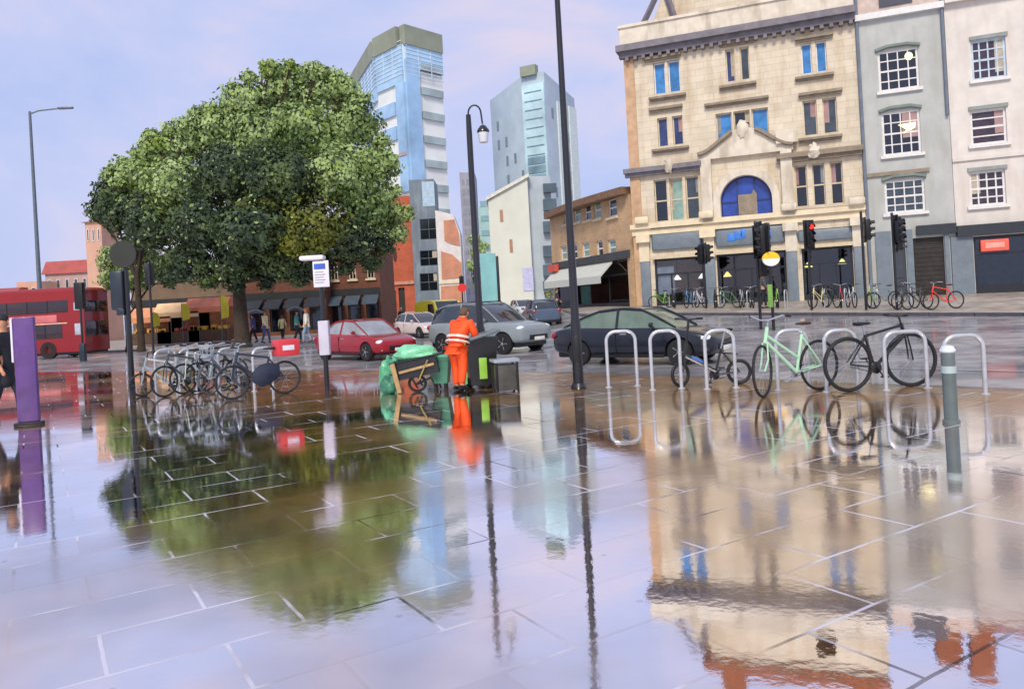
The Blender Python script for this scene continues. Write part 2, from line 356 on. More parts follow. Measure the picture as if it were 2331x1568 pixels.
struct(mb, 'far_kerb', mat('dark_kerb', '#45444a', .35, var=.3, scale=4, coat=.4))
# worn road paint
PAINT = mat('road_paint', '#b9b6bb', .35, var=.3, scale=6, coat=.5)
def strip(p, q, w, dz=-.116):
    p, q = Vector(p), Vector(q); t = (q-p).normalized(); n = Vector((-t.y, t.x))*w/2; m = MB(); k = max(1, int((q-p).length/2))
    vs = []
    for i in range(k+1):
        c = p.lerp(q, i/k)
        for sg in (-1, 1): d = c+n*sg; vs.append((d.x, d.y, gz(d.x, d.y)+dz+.008))
    m.add(vs, [(2*i, 2*i+1, 2*i+3, 2*i+2) for i in range(k)]); return m
mk = MB()
for i in range(9):
    t0 = i*3.1; A = Vector((20.5, 6.2)); D = Vector((-.69, .724))
    a = A+D*t0; b = a+D*1.5; s2 = strip(a, b, .12); mk.add(s2.v, s2.f)
for i in range(7):
    a = Vector((24, 14.5))+D*(i*3.4); b = a+D*2.0; s2 = strip(a, b, .15); mk.add(s2.v, s2.f)
s2 = strip((19.0, 3.4), (7.1, 15.6), .12); mk.add(s2.v, s2.f)
for i in range(6):
    p = ground(1300-14*i, 742+i*16, .12); q = p+Vector((-1.9, .35, 0)); s2 = strip(p.xy, q.xy, .3); mk.add(s2.v, s2.f)
struct(mk, 'road_markings', PAINT)
# ------------------------------------------------------------------ building materials
CREAM = mat('cream_stone', (.66, .585, .455), .75, var=.10, scale=1.2, bump=.25, stain='#c0ad90', ashlar=(.95, .38))
PALEST = mat('pale_stone', (.66, .60, .49), .7, var=.12, scale=2, bump=.25, stain='#a89c88')
TRIM = mat('weathered_trim', '#8b7f6e', .8, var=.25, scale=3, bump=.3)
DARKTRIM = mat('lead_cornice', '#726e75', .6, var=.3, scale=2, bump=.2)
YELL = mat('yellow_stone', (.72, .62, .43), .7, var=.12, scale=2)
BROWNQ = mat('brown_quoin', '#bd9c7c', .8, var=.2, scale=2)
TILE = mat('brown_roof', '#8a4a2a', .7, var=.3, scale=3, bump=.5)
SHOPGREY = mat('shop_grey', '#6f7b85', .45, var=.15, scale=3)
SHOPDARK = mat('shop_dark', '#20242c', .4, var=.3, scale=3)
INTER = mat('shop_interior', '#241815', .8, var=.5, scale=2)
PANE = mat('window_pane', '#141a26', .06, var=.5, scale=1.5, spec=.9)
PANEG = mat('window_pane_grey', '#3c4750', .08, var=.5, scale=1.2, spec=.9)
PANEB = mat('window_pane_blue', '#3d7cb8', .2, var=.35, scale=2, spec=.6)
PANEC = mat('window_pane_violet', '#33406f', .2, var=.5, scale=2, spec=.6)
GREEN_P = mat('window_pane_mint', '#84a39a', .25, var=.3, scale=2)
WHITEF = mat('white_frame', '#d9d8d6', .5, var=.1, scale=6)
CREAMF = mat('cream_frame', '#cbbd9f', .6, var=.1, scale=6)
GREYW = mat('grey_render', (.44, .46, .44), .8, var=.1, scale=1, bump=.15, stain='#a3a49c')
WHITEW = mat('white_render', (.66, .62, .57), .8, var=.1, scale=1, bump=.15, stain='#c6bcb2')
LAMP = mat('lamp_glow', '#f6e9a8', .5, emit='#ffeaa0', estr=1.6)
IRON = mat('black_iron', '#17181b', .35, var=.3, scale=5, coat=.4)
REDL = mat('red_light', '#d8302a', .4, emit='#ff3020', estr=1.4)

def wall_holes(mb, x0, x1, z0, z1, holes, dep=.3, y=0, mi=0):
    X = sorted(set([x0, x1]+[h[0] for h in holes]+[h[1] for h in holes])); Z = sorted(set([z0, z1]+[h[2] for h in holes]+[h[3] for h in holes]))
    X = [v for v in X if x0 <= v <= x1]; Z = [v for v in Z if z0 <= v <= z1]
    for i in range(len(X)-1):
        for j in range(len(Z)-1):
            cx, cz = (X[i]+X[i+1])/2, (Z[j]+Z[j+1])/2
            if any(h[0] < cx < h[1] and h[2] < cz < h[3] for h in holes): continue
            mb.add([(X[i], y, Z[j]), (X[i+1], y, Z[j]), (X[i+1], y, Z[j+1]), (X[i], y, Z[j+1])], [(0, 1, 2, 3)], mi)
    for a, b, c, d in holes:
        mb.add([(a, y, c), (b, y, c), (b, y, d), (a, y, d), (a, y+dep, c), (b, y+dep, c), (b, y+dep, d), (a, y+dep, d)],
               [(0, 4, 5, 1), (1, 5, 6, 2), (2, 6, 7, 3), (3, 7, 4, 0)], mi)
def shell(mb, x0, x1, z0, z1, depth, mi=0):
    mb.add([(x0, 0, z0), (x1, 0, z0), (x1, depth, z0), (x0, depth, z0), (x0, 0, z1), (x1, 0, z1), (x1, depth, z1), (x0, depth, z1)],
           [(0, 4, 7, 3), (1, 2, 6, 5), (2, 3, 7, 6), (4, 5, 6, 7)], mi)
WSEED = 12345
def window(par, a, b, c, d, frame, pane, nx=2, nz=2, dep=.16, bar=.05, fr=.08, sill=None, lab=None, lower=None):
    """frame with glazing bars (part), its pane (sub-part) and the stone sill (part)"""
    m = MB(); y0, y1 = dep, dep+.07
    m.box(a, a+fr, y0, y1, c, d); m.box(b-fr, b, y0, y1, c, d); m.box(a+fr, b-fr, y0, y1, c, c+fr); m.box(a+fr, b-fr, y0, y1, d-fr, d)
    for i in range(1, nx): x = a+(b-a)*i/nx; m.box(x-bar/2, x+bar/2, y0+.012, y1-.012, c+fr, d-fr)
    for i in range(1, nz):
        z = c+(d-c)*i/nz; k = bar*(1.6 if nz % 2 == 0 and i == nz//2 else 1)/2; m.box(a+fr, b-fr, y0+.006, y1-.006, z-k, z+k)
    o = m.build('window', frame, par)
    if lab: o['label'] = lab
    p = MB(); p.box(a+.01, b-.01, dep+.04, dep+.05, c+.01, d-.01); p.build('pane', pane, o)
    global WSEED
    WSEED = WSEED*16807 % 2147483647
    if WSEED % 3 and b-a > .5 and d-c > 1.2:
        k = [.28, .45, .2][WSEED % 5 % 3]; q = MB(); n = 9; hh = (d-c)*(.35+.5*((WSEED >> 5) % 7)/7); xs_ = [a+fr+(b-a-2*fr)*k*i/n for i in range(n+1)] if WSEED & 4 else [b-fr-(b-a-2*fr)*k*i/n for i in range(n+1)]
        vs = [(x, dep+.03+.007*(-1)**i, z) for z in (d-fr-hh, d-fr) for i, x in enumerate(xs_)]; q.add(vs, [(i, i+1, n+2+i, n+1+i) for i in range(n)]); q.build('curtain', mat(['curtain_cream', 'curtain_rose', 'curtain_grey'][WSEED % 7 % 3], ['#b5ab98', '#a78a88', '#8d939c'][WSEED % 7 % 3], .8), o)
    if sill: s = MB(); s.box(a-.14, b+.14, -.16, 0, c-.16, c); s.build('sill', sill, par)
    return o
def px_rect(F, x0, x1, y0, y1, s0=0):
    xm, ym = (x0+x1)/2, (y0+y1)/2
    return F.sz(x0, ym)[0]-s0, F.sz(x1, ym)[0]-s0, F.sz(xm, y1)[1], F.sz(xm, y0)[1]

# ------------------------------------------------------------------ the facade row on the right
FA = Facade(None if False else 1436, 47.3, 2331, 40.0) if False else Facade(1436, 47.3, 2331, 40.0)
def S(x, y=400): return FA.sz(x, y)[0]
def Zf(x, y): return FA.sz(x, y)[1]
def bpt(s0): p = FA.pt(s0); return (p.x, p.y, 0)
# ---- cream building
s0 = S(1428, 300); s1 = S(1956, 250); W = s1-s0; ZC = Zf(1700, 66); Z0 = .2
cb = thing('stone_building', 'cream stone building with an arched blue window over grey shopfronts', 'building', bpt(s0), FA.rz)
Rr = lambda x0, x1, y0, y1: px_rect(FA, x0, x1, y0, y1, s0)
wins = []   # rect, frame, pane, nx, nz, hood
def lights(x0, x1, y0, y1, n, pane, nz=2, frame=None, gap=.17, panes=None):
    a, b, c, d = Rr(x0, x1, y0, y1); w = (b-a-gap*(n-1))/n
    for i in range(n): wins.append((a+i*(w+gap), a+i*(w+gap)+w, c, d, frame or CREAMF, (panes[i] if panes else pane), 1, nz))
    return a, b, c, d
hl = [lights(1488, 1548, 140, 212, 2, PANEB, 1, frame=WHITEF), lights(1497, 1555, 266, 332, 2, PANEC, 1, gap=.3),
      lights(1652, 1706, 110, 184, 2, PANEC, 1, gap=.3, panes=[PANEC, PANEG]), lights(1630, 1750, 252, 320, 3, PANEB, 1, gap=.1, panes=[PANEB, PANE, PANEB]),
      lights(1824, 1882, 96, 166, 2, PANEB, 1, gap=.22, frame=WHITEF), lights(1828, 1906, 226, 306, 2, PANEG, 1, gap=.3)]
h3 = [lights(1490, 1592, 405, 502, 3, PANE, 2, panes=[PANE, GREEN_P, PANEG], gap=.16), lights(1810, 1920, 372, 468, 3, PANE, 2, gap=.28)]
holes = [w[:4] for w in wins]
ar = Rr(1640, 1757, 400, 495); acx = (ar[0]+ar[1])/2; aR = (ar[1]-ar[0])/2
ZSH = 4.55 + 0  # top of the ground floor
zb = Zf(1700, 575); zbb = .75
shops = [Rr(1492, 1604, 585, 700), Rr(1634, 1792, 575, 700), Rr(1828, 1944, 560, 700)]
shops = [(a, b, Z0, zb+.0) for a, b, c, d in shops]
mb = MB(); wall_holes(mb, 0, W, Z0, ZC, holes+[(ar[0], ar[1], ar[2], ar[3])]+shops, .32)
# spandrels round the arch
n = 14; zc = ar[2]+(ar[3]-ar[2])-aR if ar[3]-ar[2] > aR else ar[2]; ry = ar[3]-zc
for sg in (-1, 1):
    arc = [(acx+sg*aR*math.cos(math.pi/2*i/n), zc+ry*math.sin(math.pi/2*i/n)) for i in range(n+1)]
    pl_ = arc+[(acx+sg*aR, ar[3])]
    for i in range(n):
        k = (acx+sg*aR, ar[3]); mb.add([(arc[i][0], .003, arc[i][1]), (arc[i+1][0], .003, arc[i+1][1]), (k[0], .003, k[1])], [(0, 1, 2)])
        mb.add([(arc[i][0], .003, arc[i][1]), (arc[i+1][0], .003, arc[i+1][1]), (arc[i+1][0], .32, arc[i+1][1]), (arc[i][0], .32, arc[i][1])], [(0, 1, 2, 3)])
shell(mb, 0, W, Z0, ZC, 13)
mb.build('wall', CREAM, cb)
for a, b, c, d, fr, pn, nx_, nz_ in wins: window(cb, a, b, c, d, fr, pn, nx_, nz_, dep=.2, fr=.07)
# arched window
m = MB(); ring = [(acx+aR*math.cos(math.pi*i/24), .22, zc+ry*math.sin(math.pi*i/24)) for i in range(25)]
m.tube([(ar[1], .22, ar[2])]+ring+[(ar[0], .22, ar[2])], .07, 6)
for t in (.33, .67): x = ar[0]+(ar[1]-ar[0])*t; m.box(x-.035, x+.035, .2, .25, ar[2], zc+ry*math.sqrt(1-((x-acx)/aR)**2))
m.box(ar[0], ar[1], .2, .245, zc-.04, zc+.04)
aw = m.build('arched_window', mat('blue_frame', '#27386e', .5), cb)
m = MB(); m.prism([(x, z) for x, _, z in ring]+[(ar[0]+.01, ar[2]+.01), (ar[1]-.01, ar[2]+.01)], .27, .30, axis='y')
m.build('pane', mat('arch_pane', '#2b479c', .2, var=.5, scale=.8, spec=.7), aw)
m = MB(); h = ar[3]-ar[2]; m.prism([(acx-.45, ar[2]+.02), (acx+.6, ar[2]+.02), (acx+.6, ar[2]+h*.55), (acx+.45, ar[2]+h*.66), (acx+.3, ar[2]+h*.56), (acx-.45, ar[2]+h*.56)], .12, .19, axis='y'); m.build('carved_panel', TRIM, cb)
# portal surround with swan-neck pediment
pa = Rr(1597, 1806, 345, 500); m = MB(); yy = -.35
pw = .62
m.box(pa[0], pa[0]+pw, yy, 0, pa[2], pa[3]-.2); m.box(pa[1]-pw, pa[1], yy, 0, pa[2], pa[3]-.2)
no = 20; Ro = aR+.42
for i in range(no):
    t0, t1 = math.pi*i/no, math.pi*(i+1)/no
    q = [(acx+Ro*math.cos(t), zc+(ry+.42)*math.sin(t)) for t in (t0, t1)]+[(acx+(aR+.02)*math.cos(t), zc+(ry+.02)*math.sin(t)) for t in (t1, t0)]
    m.prism(q, -.22, 0, axis='y')
m.box(acx-Ro, acx-aR-.02, -.22, 0, ar[2], zc); m.box(acx+aR+.02, acx+Ro, -.22, 0, ar[2], zc)
m.build('portal_surround', PALEST, cb)
zp = Zf(1690, 350); zt = Zf(1690, 292); hh = zt-zp; a, b = pa[0]-.1, pa[1]+.1; w2 = (b-a)/2; cx_ = (a+b)/2-.05
prof = []
for i in range(17):
    t = i/16; z = zp+hh*(.10+.90*(sst(1-abs(2*(t-.5))) if 1 else 0))
    prof.append((a+(b-a)*t, z))
m = MB(); m.prism([(a, zp-.15)]+prof+[(b, zp-.15)], -.3, 0, axis='y'); m.blob(cx_, -.3, zt-.1, .35, .18, .5, 8, lump=.5); m.build('pediment', PALEST, cb)
for pr in (prof[:7], prof[10:]): m = MB(); m.tube([(x, -.42, z+.02) for x, z in pr], .13, 6); m.build('pediment_moulding', TRIM, cb)
m = MB(); m.box(b-.9, b+.25, -.5, -.02, zp+.25, zp+1.0); m.build('pediment_block', PALEST, cb)
# cornices, hoods, sills
def slab(name, x0, x1, y0, y1, dep, m_, th=None, par=cb, base=None):
    a, b, c, d = px_rect(FA, x0, x1, y0, y1, base if base is not None else s0)
    if th: zc_ = (c+d)/2; c, d = zc_-th/2, zc_+th/2
    q = MB(); q.box(a, b, -dep*.6, -.002, c, c+(d-c)*.45); q.box(a-.06, b+.06, -dep, -.004, c+(d-c)*.45+.001, d); return q.build(name, m_, par)
m = MB(); m.box(-.3, W+.02, -.75, .5, ZC-.3, ZC+.08); m.box(-.18, W+.02, -.45, -.003, ZC-.62, ZC-.301); 
for i in range(26): x = .2+i*(W-.5)/25; m.box(x, x+.2, -.44, -.005, ZC-.82, ZC-.621)
m.build('cornice', DARKTRIM, cb)
for args in [(1468, 1548, 124, 142), (1480, 1552, 242, 256), (1640, 1718, 92, 106), (1812, 1894, 82, 94), (1820, 1915, 208, 220)]:
    slab('window_hood', *args, .28, TRIM, .28)
for args in [(1480, 1560, 217, 230), (1487, 1567, 336, 348), (1640, 1720, 192, 203), (1812, 1896, 172, 183), (1820, 1915, 312, 322), (1606, 1748, 228, 240), (1482, 1602, 508, 518), (1800, 1930, 474, 484)]:
    slab('sill', *args, .3, TRIM, .24)
slab('string_course', 1424, 1596, 378, 398, .5, DARKTRIM, .5); slab('string_course', 1770, 1962, 345, 362, .5, TRIM, .5)
for x, y in ((1525, 380), (1852, 347)):
    a, z = FA.sz(x, y); q = MB(); q.blob(a-s0, -.5, z, .28, .18, .42, 8, lump=.7, seed=x); q.build('carved_finial', PALEST, cb)
zy = Zf(1700, 497); q = MB(); q.box(-.1, W+.02, -.35, -.003, zy-.12, zy+.16); q.box(-.02, W, -.18, -.004, zy-.5, zy-.121); q.build('yellow_band', YELL, cb)
for x in (1466, 1612, 1800, 1954):
    a = S(x, 540)-s0; q = MB(); w_ = .62 if x != 1612 else .7; q.box(a-w_/2, min(a+w_/2, W), -.22, -.005, zb-.12, zy-.5); q.box(a-w_/2-.1, min(a+w_/2+.1, W+.05), -.5, -.22, zy-.95, zy-.5)
    q.rbox(a-.42, min(a+.42, W+.3), -.62, -.36, zy+.17, zy+.6, .1); q.build('console', YELL if x < 1700 else PALEST, cb)
    q = MB(); q.rbox(a-w_/2+.02, min(a+w_/2-.02, W-.02), -.2, -.01, Z0, zb-.13, .04); q.build('pilaster', SHOPGREY, cb)
for i, (x0, x1, y0, y1) in enumerate([(1484, 1597, 528, 568), (1629, 1786, 518, 558), (1816, 1944, 520, 548)]):
    a, b, c, d = Rr(x0, x1, y0, y1); q = MB(); q.rbox(a, b, -.16, -.01, c, d, .14); fz = q.build('shop_fascia', SHOPGREY, cb)
    if i == 1:
        u = (b-a)
        for k, (t, w_) in enumerate([(.18, .42), (.27, .5), (.37, .3), (.72, .35)]): q = MB(); q.rbox(a+u*t, a+u*t+w_, -.2, -.162, c+.3+.08*(k % 3), c+.75+.1*(k % 3), .02); q.build('sign_mark', mat('sign_blue', '#3f7ccf', .4), fz)
# corner strip, parapet, attic, roof
m = MB(); m.box(.02, .62, -.09, -.006, Z0, ZC-.63); m.build('corner_strip', BROWNQ, cb)
m = MB(); m.box(-.12, W, -.15, .35, ZC+.08, ZC+1.25); m.box(-.2, W, -.25, .42, ZC+1.25, ZC+1.42); m.build('parapet', PALEST, cb)
za = ZC+.08
m = MB(); wall_holes(m, 3.0, W, za, za+4.3, [(9.2, 10.3, za+1.6, za+3.3)], .2, y=1.6); m.add([(3, 1.6, za), (3, 12, za), (3, 12, za+4.3), (3, 1.6, za+4.3)], [(0, 1, 2, 3)])
m.build('attic_wall', CREAM, cb)
m = MB(); m.prism([(1.0, za), (3.05, za), (3.05, za+3.0), (2.3, za+3.0)], 1.2, 4, axis='y'); m.build('gable', CREAM, cb)
m = MB(); m.tube([(.95, 1.0, za+1.3), (1.5, 1.0, za+2.2), (2.3, 1.0, za+3.6), (2.6, 1.0, za+3.5), (3.1, 1.0, za+1.6)], .19, 4); m.build('gable_coping', DARKTRIM, cb)
m = MB(); m.prism([(2.5, za+4.3), (W+.1, za+4.3), (W+.1, za+4.9), (2.9, za+4.9)], 1.2, 12, axis='y'); m.prism([(1.25, za+4.9), (12, za+4.9), (6.5, za+7.6)], 2.9, W, axis='x'); m.build('roof', TILE, cb)
for x in (4.2, W-1.2):
    q = MB(); q.box(x-.7, x+.7, 3, 4, za+4.8, za+8.2); q.box(x-.8, x+.8, 2.9, 4.1, za+8.2, za+8.5)
    for k in (-.4, 0, .4): q.lathe([(.13, 0), (.15, .5), (.12, .55)], 8, 0, Matrix.Translation((x+k, 3.5, za+8.5)))
    q.build('chimney', TILE, cb)
# shop interiors: dark rooms seen through plain glass, with lamps that are lit
GL = clearglass('shop_glass', (.8, .84, .86), .07)
def shopfront(par, a, b, z0, z1, nmul=3, lamps=((.3, .5, '#f5f0e0'),), frame=SHOPDARK, door=None, inner=INTER):
    q = MB(); q.box(a, a+.12, .1, .2, z0, z1); q.box(b-.12, b, .1, .2, z0, z1); q.box(a+.12, b-.12, .1, .2, z1-.14, z1); q.box(a+.12, b-.12, .1, .2, z0, z0+.95)
    q.box(a+.12, b-.12, .1, .19, z1-1.0, z1-.9)
    for i in range(1, nmul): x = a+(b-a)*i/nmul; q.box(x-.05, x+.05, .11, .19, z0+.95, z1-1.0)
    o = q.build('shopfront', frame, par)
    q = MB(); q.box(a+.12, b-.12, .14, .15, z0+.95, z1-.14); q.build('shop_glass', GL, o)
    q = MB(); q.add([(a-.3, .32, z0), (b+.3, .32, z0), (b+.3, 4, z0), (a-.3, 4, z0), (a-.3, .32, z1+.1), (b+.3, .32, z1+.1), (b+.3, 4, z1+.1), (a-.3, 4, z1+.1)], [(0, 1, 2, 3), (4, 7, 6, 5), (0, 3, 7, 4), (1, 5, 6, 2), (2, 3, 7, 6)])
    rr = random.Random(int(a*10))
    for i in range(5):
        x = a+(b-a)*(.1+.18*i); hgt = rr.uniform(.8, 1.9); q.box(x, x+rr.uniform(.3, .6), 2.2, 2.8, z0, z0+hgt)
    q.build('shop_room', inner, par)
    for t, zz, colr in lamps:
        x = a+(b-a)*t; z = z0+(z1-z0)*zz; q = MB(); q.lathe([(.02, .3), (.07, .26), (.24, .02), (.22, 0), (.02, .03)], 12, 0, Matrix.Translation((x, .7, z))); q.tube([(x, .7, z+.28), (x, .7, z1+.05)], .012, 4, 1)
        q.build('pendant_lamp', [mat('lamp_'+colr[1:], colr, .5, emit=colr, estr=1.3), IRON], par)
shopfront(cb, *shops[0], 3, ((.42, .63, '#f5f0e6'), (.93, .63, '#f5f0e6')))
shopfront(cb, *shops[1], 4, ((.13, .63, '#f6e27a'),))
shopfront(cb, *shops[2], 3, ((.12, .70, '#f6e27a'), (.80, .72, '#f6e27a')))
zcn = shops[0][3]; q = MB()
for (a, b, c, d) in shops: q.box(a-.05, b+.05, -.3, -.02, d-.02, d+.16)
q.build('shop_cornice', CREAMF, cb)
q = MB(); x = shops[0][0]+.35*(shops[0][1]-shops[0][0]); q.rbox(x-1.0, x+.1, .22, .25, Z0+1.4, Z0+3.1, .01); q.build('window_poster', mat('poster_pale', '#9fa8b6', .6), cb)
# ---- grey building
s2 = S(1958, 300)+.02; s3 = S(2163, 300); W2 = s3-s2; ZG = Zf(2050, 24)
gb = thing('grey_house', 'narrow grey rendered town house with white sash windows between the cream and white fronts', 'building', bpt(s2), FA.rz)
Rg = lambda x0, x1, y0, y1: px_rect(FA, x0, x1, y0, y1, s2)
gw = [Rg(1999, 2092, 112, 205), Rg(2008, 2096, 252, 352), Rg(2014, 2106, 408, 484)]
door = Rg(2082, 2152, 540, 700); door = (door[0], door[1], Z0, door[3]); d2 = Rg(2034, 2064, 540, 700); d2 = (d2[0], d2[1], Z0, d2[3])
m = MB(); wall_holes(m, 0, W2, Z0, ZG, gw+[door, d2], .25); shell(m, 0, W2, Z0, ZG, 12); m.build('wall', GREYW, gb)
GLW = mat('lit_room', '#efe9a4', .5, emit='#f6f0b0', estr=.8)
for i, w_ in enumerate(gw):
    o = window(gb, *w_, WHITEF, PANE if i < 2 else PANEG, 4, 4, dep=.1, bar=.06, fr=.12, sill=WHITEF)
    q = MB(); ac = (w_[0]+w_[1])/2; q.tube([(w_[0]-.1, -.06, w_[3]+.05), (ac-.5, -.06, w_[3]+.2), (ac+.5, -.06, w_[3]+.2), (w_[1]+.1, -.06, w_[3]+.05)], .11, 6); q.build('window_hood', mat('grey_hood', '#73807a', .7), gb)
    if i == 0: q = MB(); q.blob(w_[1]-.45, .08, w_[3]-.45, .2, .05, .22, 10); q.build('ceiling_lamp', GLW, o)
    if i == 1: q = MB(); q.prism([(w_[0]+.8, w_[3]-.75), (w_[1]-.2, w_[3]-.7), (w_[1]-.25, w_[3]-1.0), (w_[1]-.8, w_[3]-1.25), (w_[0]+1.2, w_[3]-1.05)], .05, .09, axis='y'); q.build('ceiling_lamp', GLW, o)
m = MB(); m.box(0, W2, -.28, -.003, ZG-.28, ZG+.05); m.build('cornice', WHITEF, gb)
m = MB(); zq = Zf(2060, 392); m.box(0, W2*.75, -.12, -.003, zq-.1, zq+.1); m.build('string_course', TRIM, gb)
m = MB(); m.box(0, W2, -.05, .3, ZG+.05, ZG+1.1); m.build('parapet', mat('pink_render', '#c4b2a6', .8, stain='#a89a94'), gb)
m = MB(); m.prism([(.2, ZG+.3), (11.5, ZG+.3), (6, ZG+3.6)], .05, W2-.05, axis='x'); rf = m.build('roof', TILE, gb)
a, b, c, d = Rg(2000, 2076, -10, 20); m = MB(); m.box(a, b, -.12, 1.5, ZG+.3, ZG+1.5); m.build('dormer', mat('slate_dormer', '#3c3f4e', .5), gb)
m = MB(); m.box(W2-1.5, W2-.2, 4, 5, ZG+2, ZG+4.8); m.build('chimney', TILE, gb)
m = MB(); m.tube([(.1, -.12, Z0), (.1, -.12, ZG+1.2)], .09, 8); m.tube([(W2-.1, -.12, Zf(2160, 100)*0+ZG-6), (W2-.1, -.12, ZG+.6)], .08, 8); m.build('drainpipe', mat('grey_pipe', '#6b7684', .5), gb)
for x0, x1 in ((1996, 2032), (2066, 2081), (2153, 2163)):
    a, b, c, d = Rg(x0, x1, 540, 690); m = MB(); m.box(a, b, -.14, -.004, Z0, Zf(2080, 522)); m.build('pilaster', SHOPGREY, gb)
m = MB(); q = Rg(2085, 2163, 512, 534); m.box(q[0], W2, -.3, -.005, q[2], q[3]); m.build('shop_fascia', mat('navy_band', '#252c36', .5), gb)
m = MB(); m.box(door[0], door[1], .14, .2, Z0, door[3]); 
for k in range(14): z = Z0+.2+k*(door[3]-Z0-.3)/14; m.box(door[0]+.05, door[1]-.05, .115, .139, z, z+.12)
dr = m.build('shutter_door', mat('shutter_brown', '#2a2422', .6, var=.4), gb)
m = MB(); m.box(d2[0], d2[1], .14, .2, Z0, d2[3]); m.box(d2[0]+.15, d2[1]-.15, .10, .139, Z0+1.6, d2[3]-.2); d_ = m.build('door', mat('door_slate', '#383f4b', .5), gb)
m = MB(); m.blob(d2[1]-.18, .08, Z0+1.2, .04, .04, .04, 8); m.build('door_handle', mat('brass', '#a58a50', .3, metal=.8), d_)
# ---- white building
s4 = s3+.02; W3 = S(2331, 300)-s3+7.5; ZW = Zf(2250, -24)
wb = thing('white_house', 'white rendered town house above a dark shopfront with a red sign, at the right edge', 'building', bpt(s4), FA.rz)
Rw = lambda x0, x1, y0, y1: px_rect(FA, x0, x1, y0, y1, s4)
ww = [Rw(2211, 2291, 88, 180), Rw(2209, 2292, 248, 328), Rw(2207, 2290, 388, 468)]; dx = 5.4
ww2 = [(a+dx, b+dx, c, d) for a, b, c, d in ww]
sh = Rw(2218, 2331, 535, 652); sh = (sh[0], W3-.5, Z0, sh[3])
m = MB(); wall_holes(m, 0, W3, Z0, ZW, ww+ww2+[sh], .25); shell(m, 0, W3, Z0, ZW, 12); m.build('wall', WHITEW, wb)
for i, w_ in enumerate(ww+ww2):
    window(wb, *w_, WHITEF if i % 3 else mat('blue_white_frame', '#b4c6d4', .5), mat('pane_plum', '#3b2c38', .15, var=.5, spec=.8), 4 if i % 3 != 1 else 1, 4, dep=.12, bar=.07, fr=.12, sill=WHITEF)
    q = MB(); q.box(w_[0]-.05, w_[1]+.1, -.1, -.004, w_[3]+.01, w_[3]+.2); q.build('window_hood', mat('grey_lintel', '#8b9290', .7), wb)
m = MB(); m.box(0, W3, -.35, -.003, ZW-.45, ZW+.05); m.build('cornice', WHITEW, wb)
m = MB(); m.box(0, W3, -.5, .3, ZW+.05, ZW+.3); m.prism([(-.3, ZW+.3), (11.5, ZW+.3), (5.6, ZW+3.0)], .05, W3, axis='x'); m.build('roof', TILE, wb)
m = MB(); zz = Zf(2250, 358); m.box(0, W3, -.1, -.003, zz-.08, zz+.1); m.build('string_course', WHITEW, wb)
for x in (.7, 8.): m = MB(); m.box(x-.6, x+.6, 3.2, 4.2, ZW+1, ZW+4.9); m.build('chimney', TILE, wb)
m = MB(); m.box(0, W3, -.35, -.005, sh[3]+.05, sh[3]+.62); m.build('shop_fascia', mat('navy_band', '#252c36', .5), wb)
a, b, c, d = Rw(2166, 2216, 540, 652); m = MB(); m.box(a, b, -.14, -.004, Z0, sh[3]+.05); m.build('pilaster', SHOPGREY, wb)
shopfront(wb, *sh, 4, (), inner=mat('dim_room', '#33404e', .7, var=.4))
a, b, c, d = Rw(2232, 2296, 545, 571); m = MB(); m.rbox(a, b, -.12, .1, c, d, .03); sg_ = m.build('shop_sign', mat('sign_red', '#c8584a', .5, emit='#e0503c', estr=.35), wb)
m = MB(); 
for k in range(7): x = a+.2+k*(b-a-.4)/7; m.box(x, x+.12, -.15, -.122, c+.16, d-.16)
m.build('sign_lettering', mat('sign_pink', '#e6a392', .5), sg_)

# ------------------------------------------------------------------ brown brick corner building with awning
FB = Facade(1262, 60, 1444, 47.8)
BB = brickmat('tan_brick', '#cfae86', '#bd9a70', '#b5a58c')
p0 = FB.pt(0); L_ = FB.len; zt = FB.sz(1440, 427)[1]; zl = FB.sz(1266, 472)[1]; ZT = zt
bb = thing('brick_corner_building', 'two storey tan brick building with a curved brown roof edge left of the cream building', 'building', (p0.x, p0.y, 0), FB.rz)
RB = lambda x0, x1, y0, y1: px_rect(FB, x0, x1, y0, y1)
hs = []
for x0, x1, y0, y1 in [(1283, 1298, 478, 510), (1306, 1322, 470, 506), (1330, 1345, 464, 502), (1352, 1368, 458, 498), (1384, 1404, 452, 494)]: hs.append(RB(x0, x1, y0, y1))
for x0, x1, y0, y1 in [(1276, 1290, 560, 592), (1300, 1314, 556, 590), (1325, 1342, 552, 586), (1358, 1372, 548, 584), (1384, 1402, 545, 582)]: hs.append(RB(x0, x1, y0, y1))
zs = RB(1300, 1400, 600, 700)[3]; shp = (.6, L_-.6, .3, zs)
m = MB(); wall_holes(m, 0, L_, .2, ZT-.3, hs+[shp], .2); shell(m, 0, L_, .2, ZT-.3, 12); m.build('wall', BB, bb)
for i, h in enumerate(hs): window(bb, *h, WHITEF, [PANEG, GREEN_P][i % 2], 1, 2, dep=.1, bar=.07, fr=.1, sill=CREAMF)
m = MB(); n = 10
for i in range(n):
    a, b = L_*i/n, L_*(i+1)/n; bow = lambda t: -.5-.5*math.sin(math.pi*t/L_); m.prism([(a-.0, bow(a)), (b, bow(b)), (b, .6), (a, .6)], ZT-.3, ZT+.15)
m.build('roof_edge', mat('brown_fascia', '#7c5f46', .7, var=.25), bb)
m = MB(); m.prism([(0, ZT+.1), (12, ZT+.1), (6, ZT+1.4)], 0, L_, axis='x'); m.build('roof', TILE, bb)
shopfront(bb, *shp, 4, (), inner=mat('red_room', '#5c2a22', .7, var=.5))
m = MB(); m.box(.3, L_-.2, -.18, -.005, zs+.02, zs+.5); m.build('shop_fascia', mat('charcoal_sign', '#3f4446', .6), bb)
zw0 = RB(1300, 1400, 640, 662); a, b = RB(1270, 1420, 610, 640)[:2]
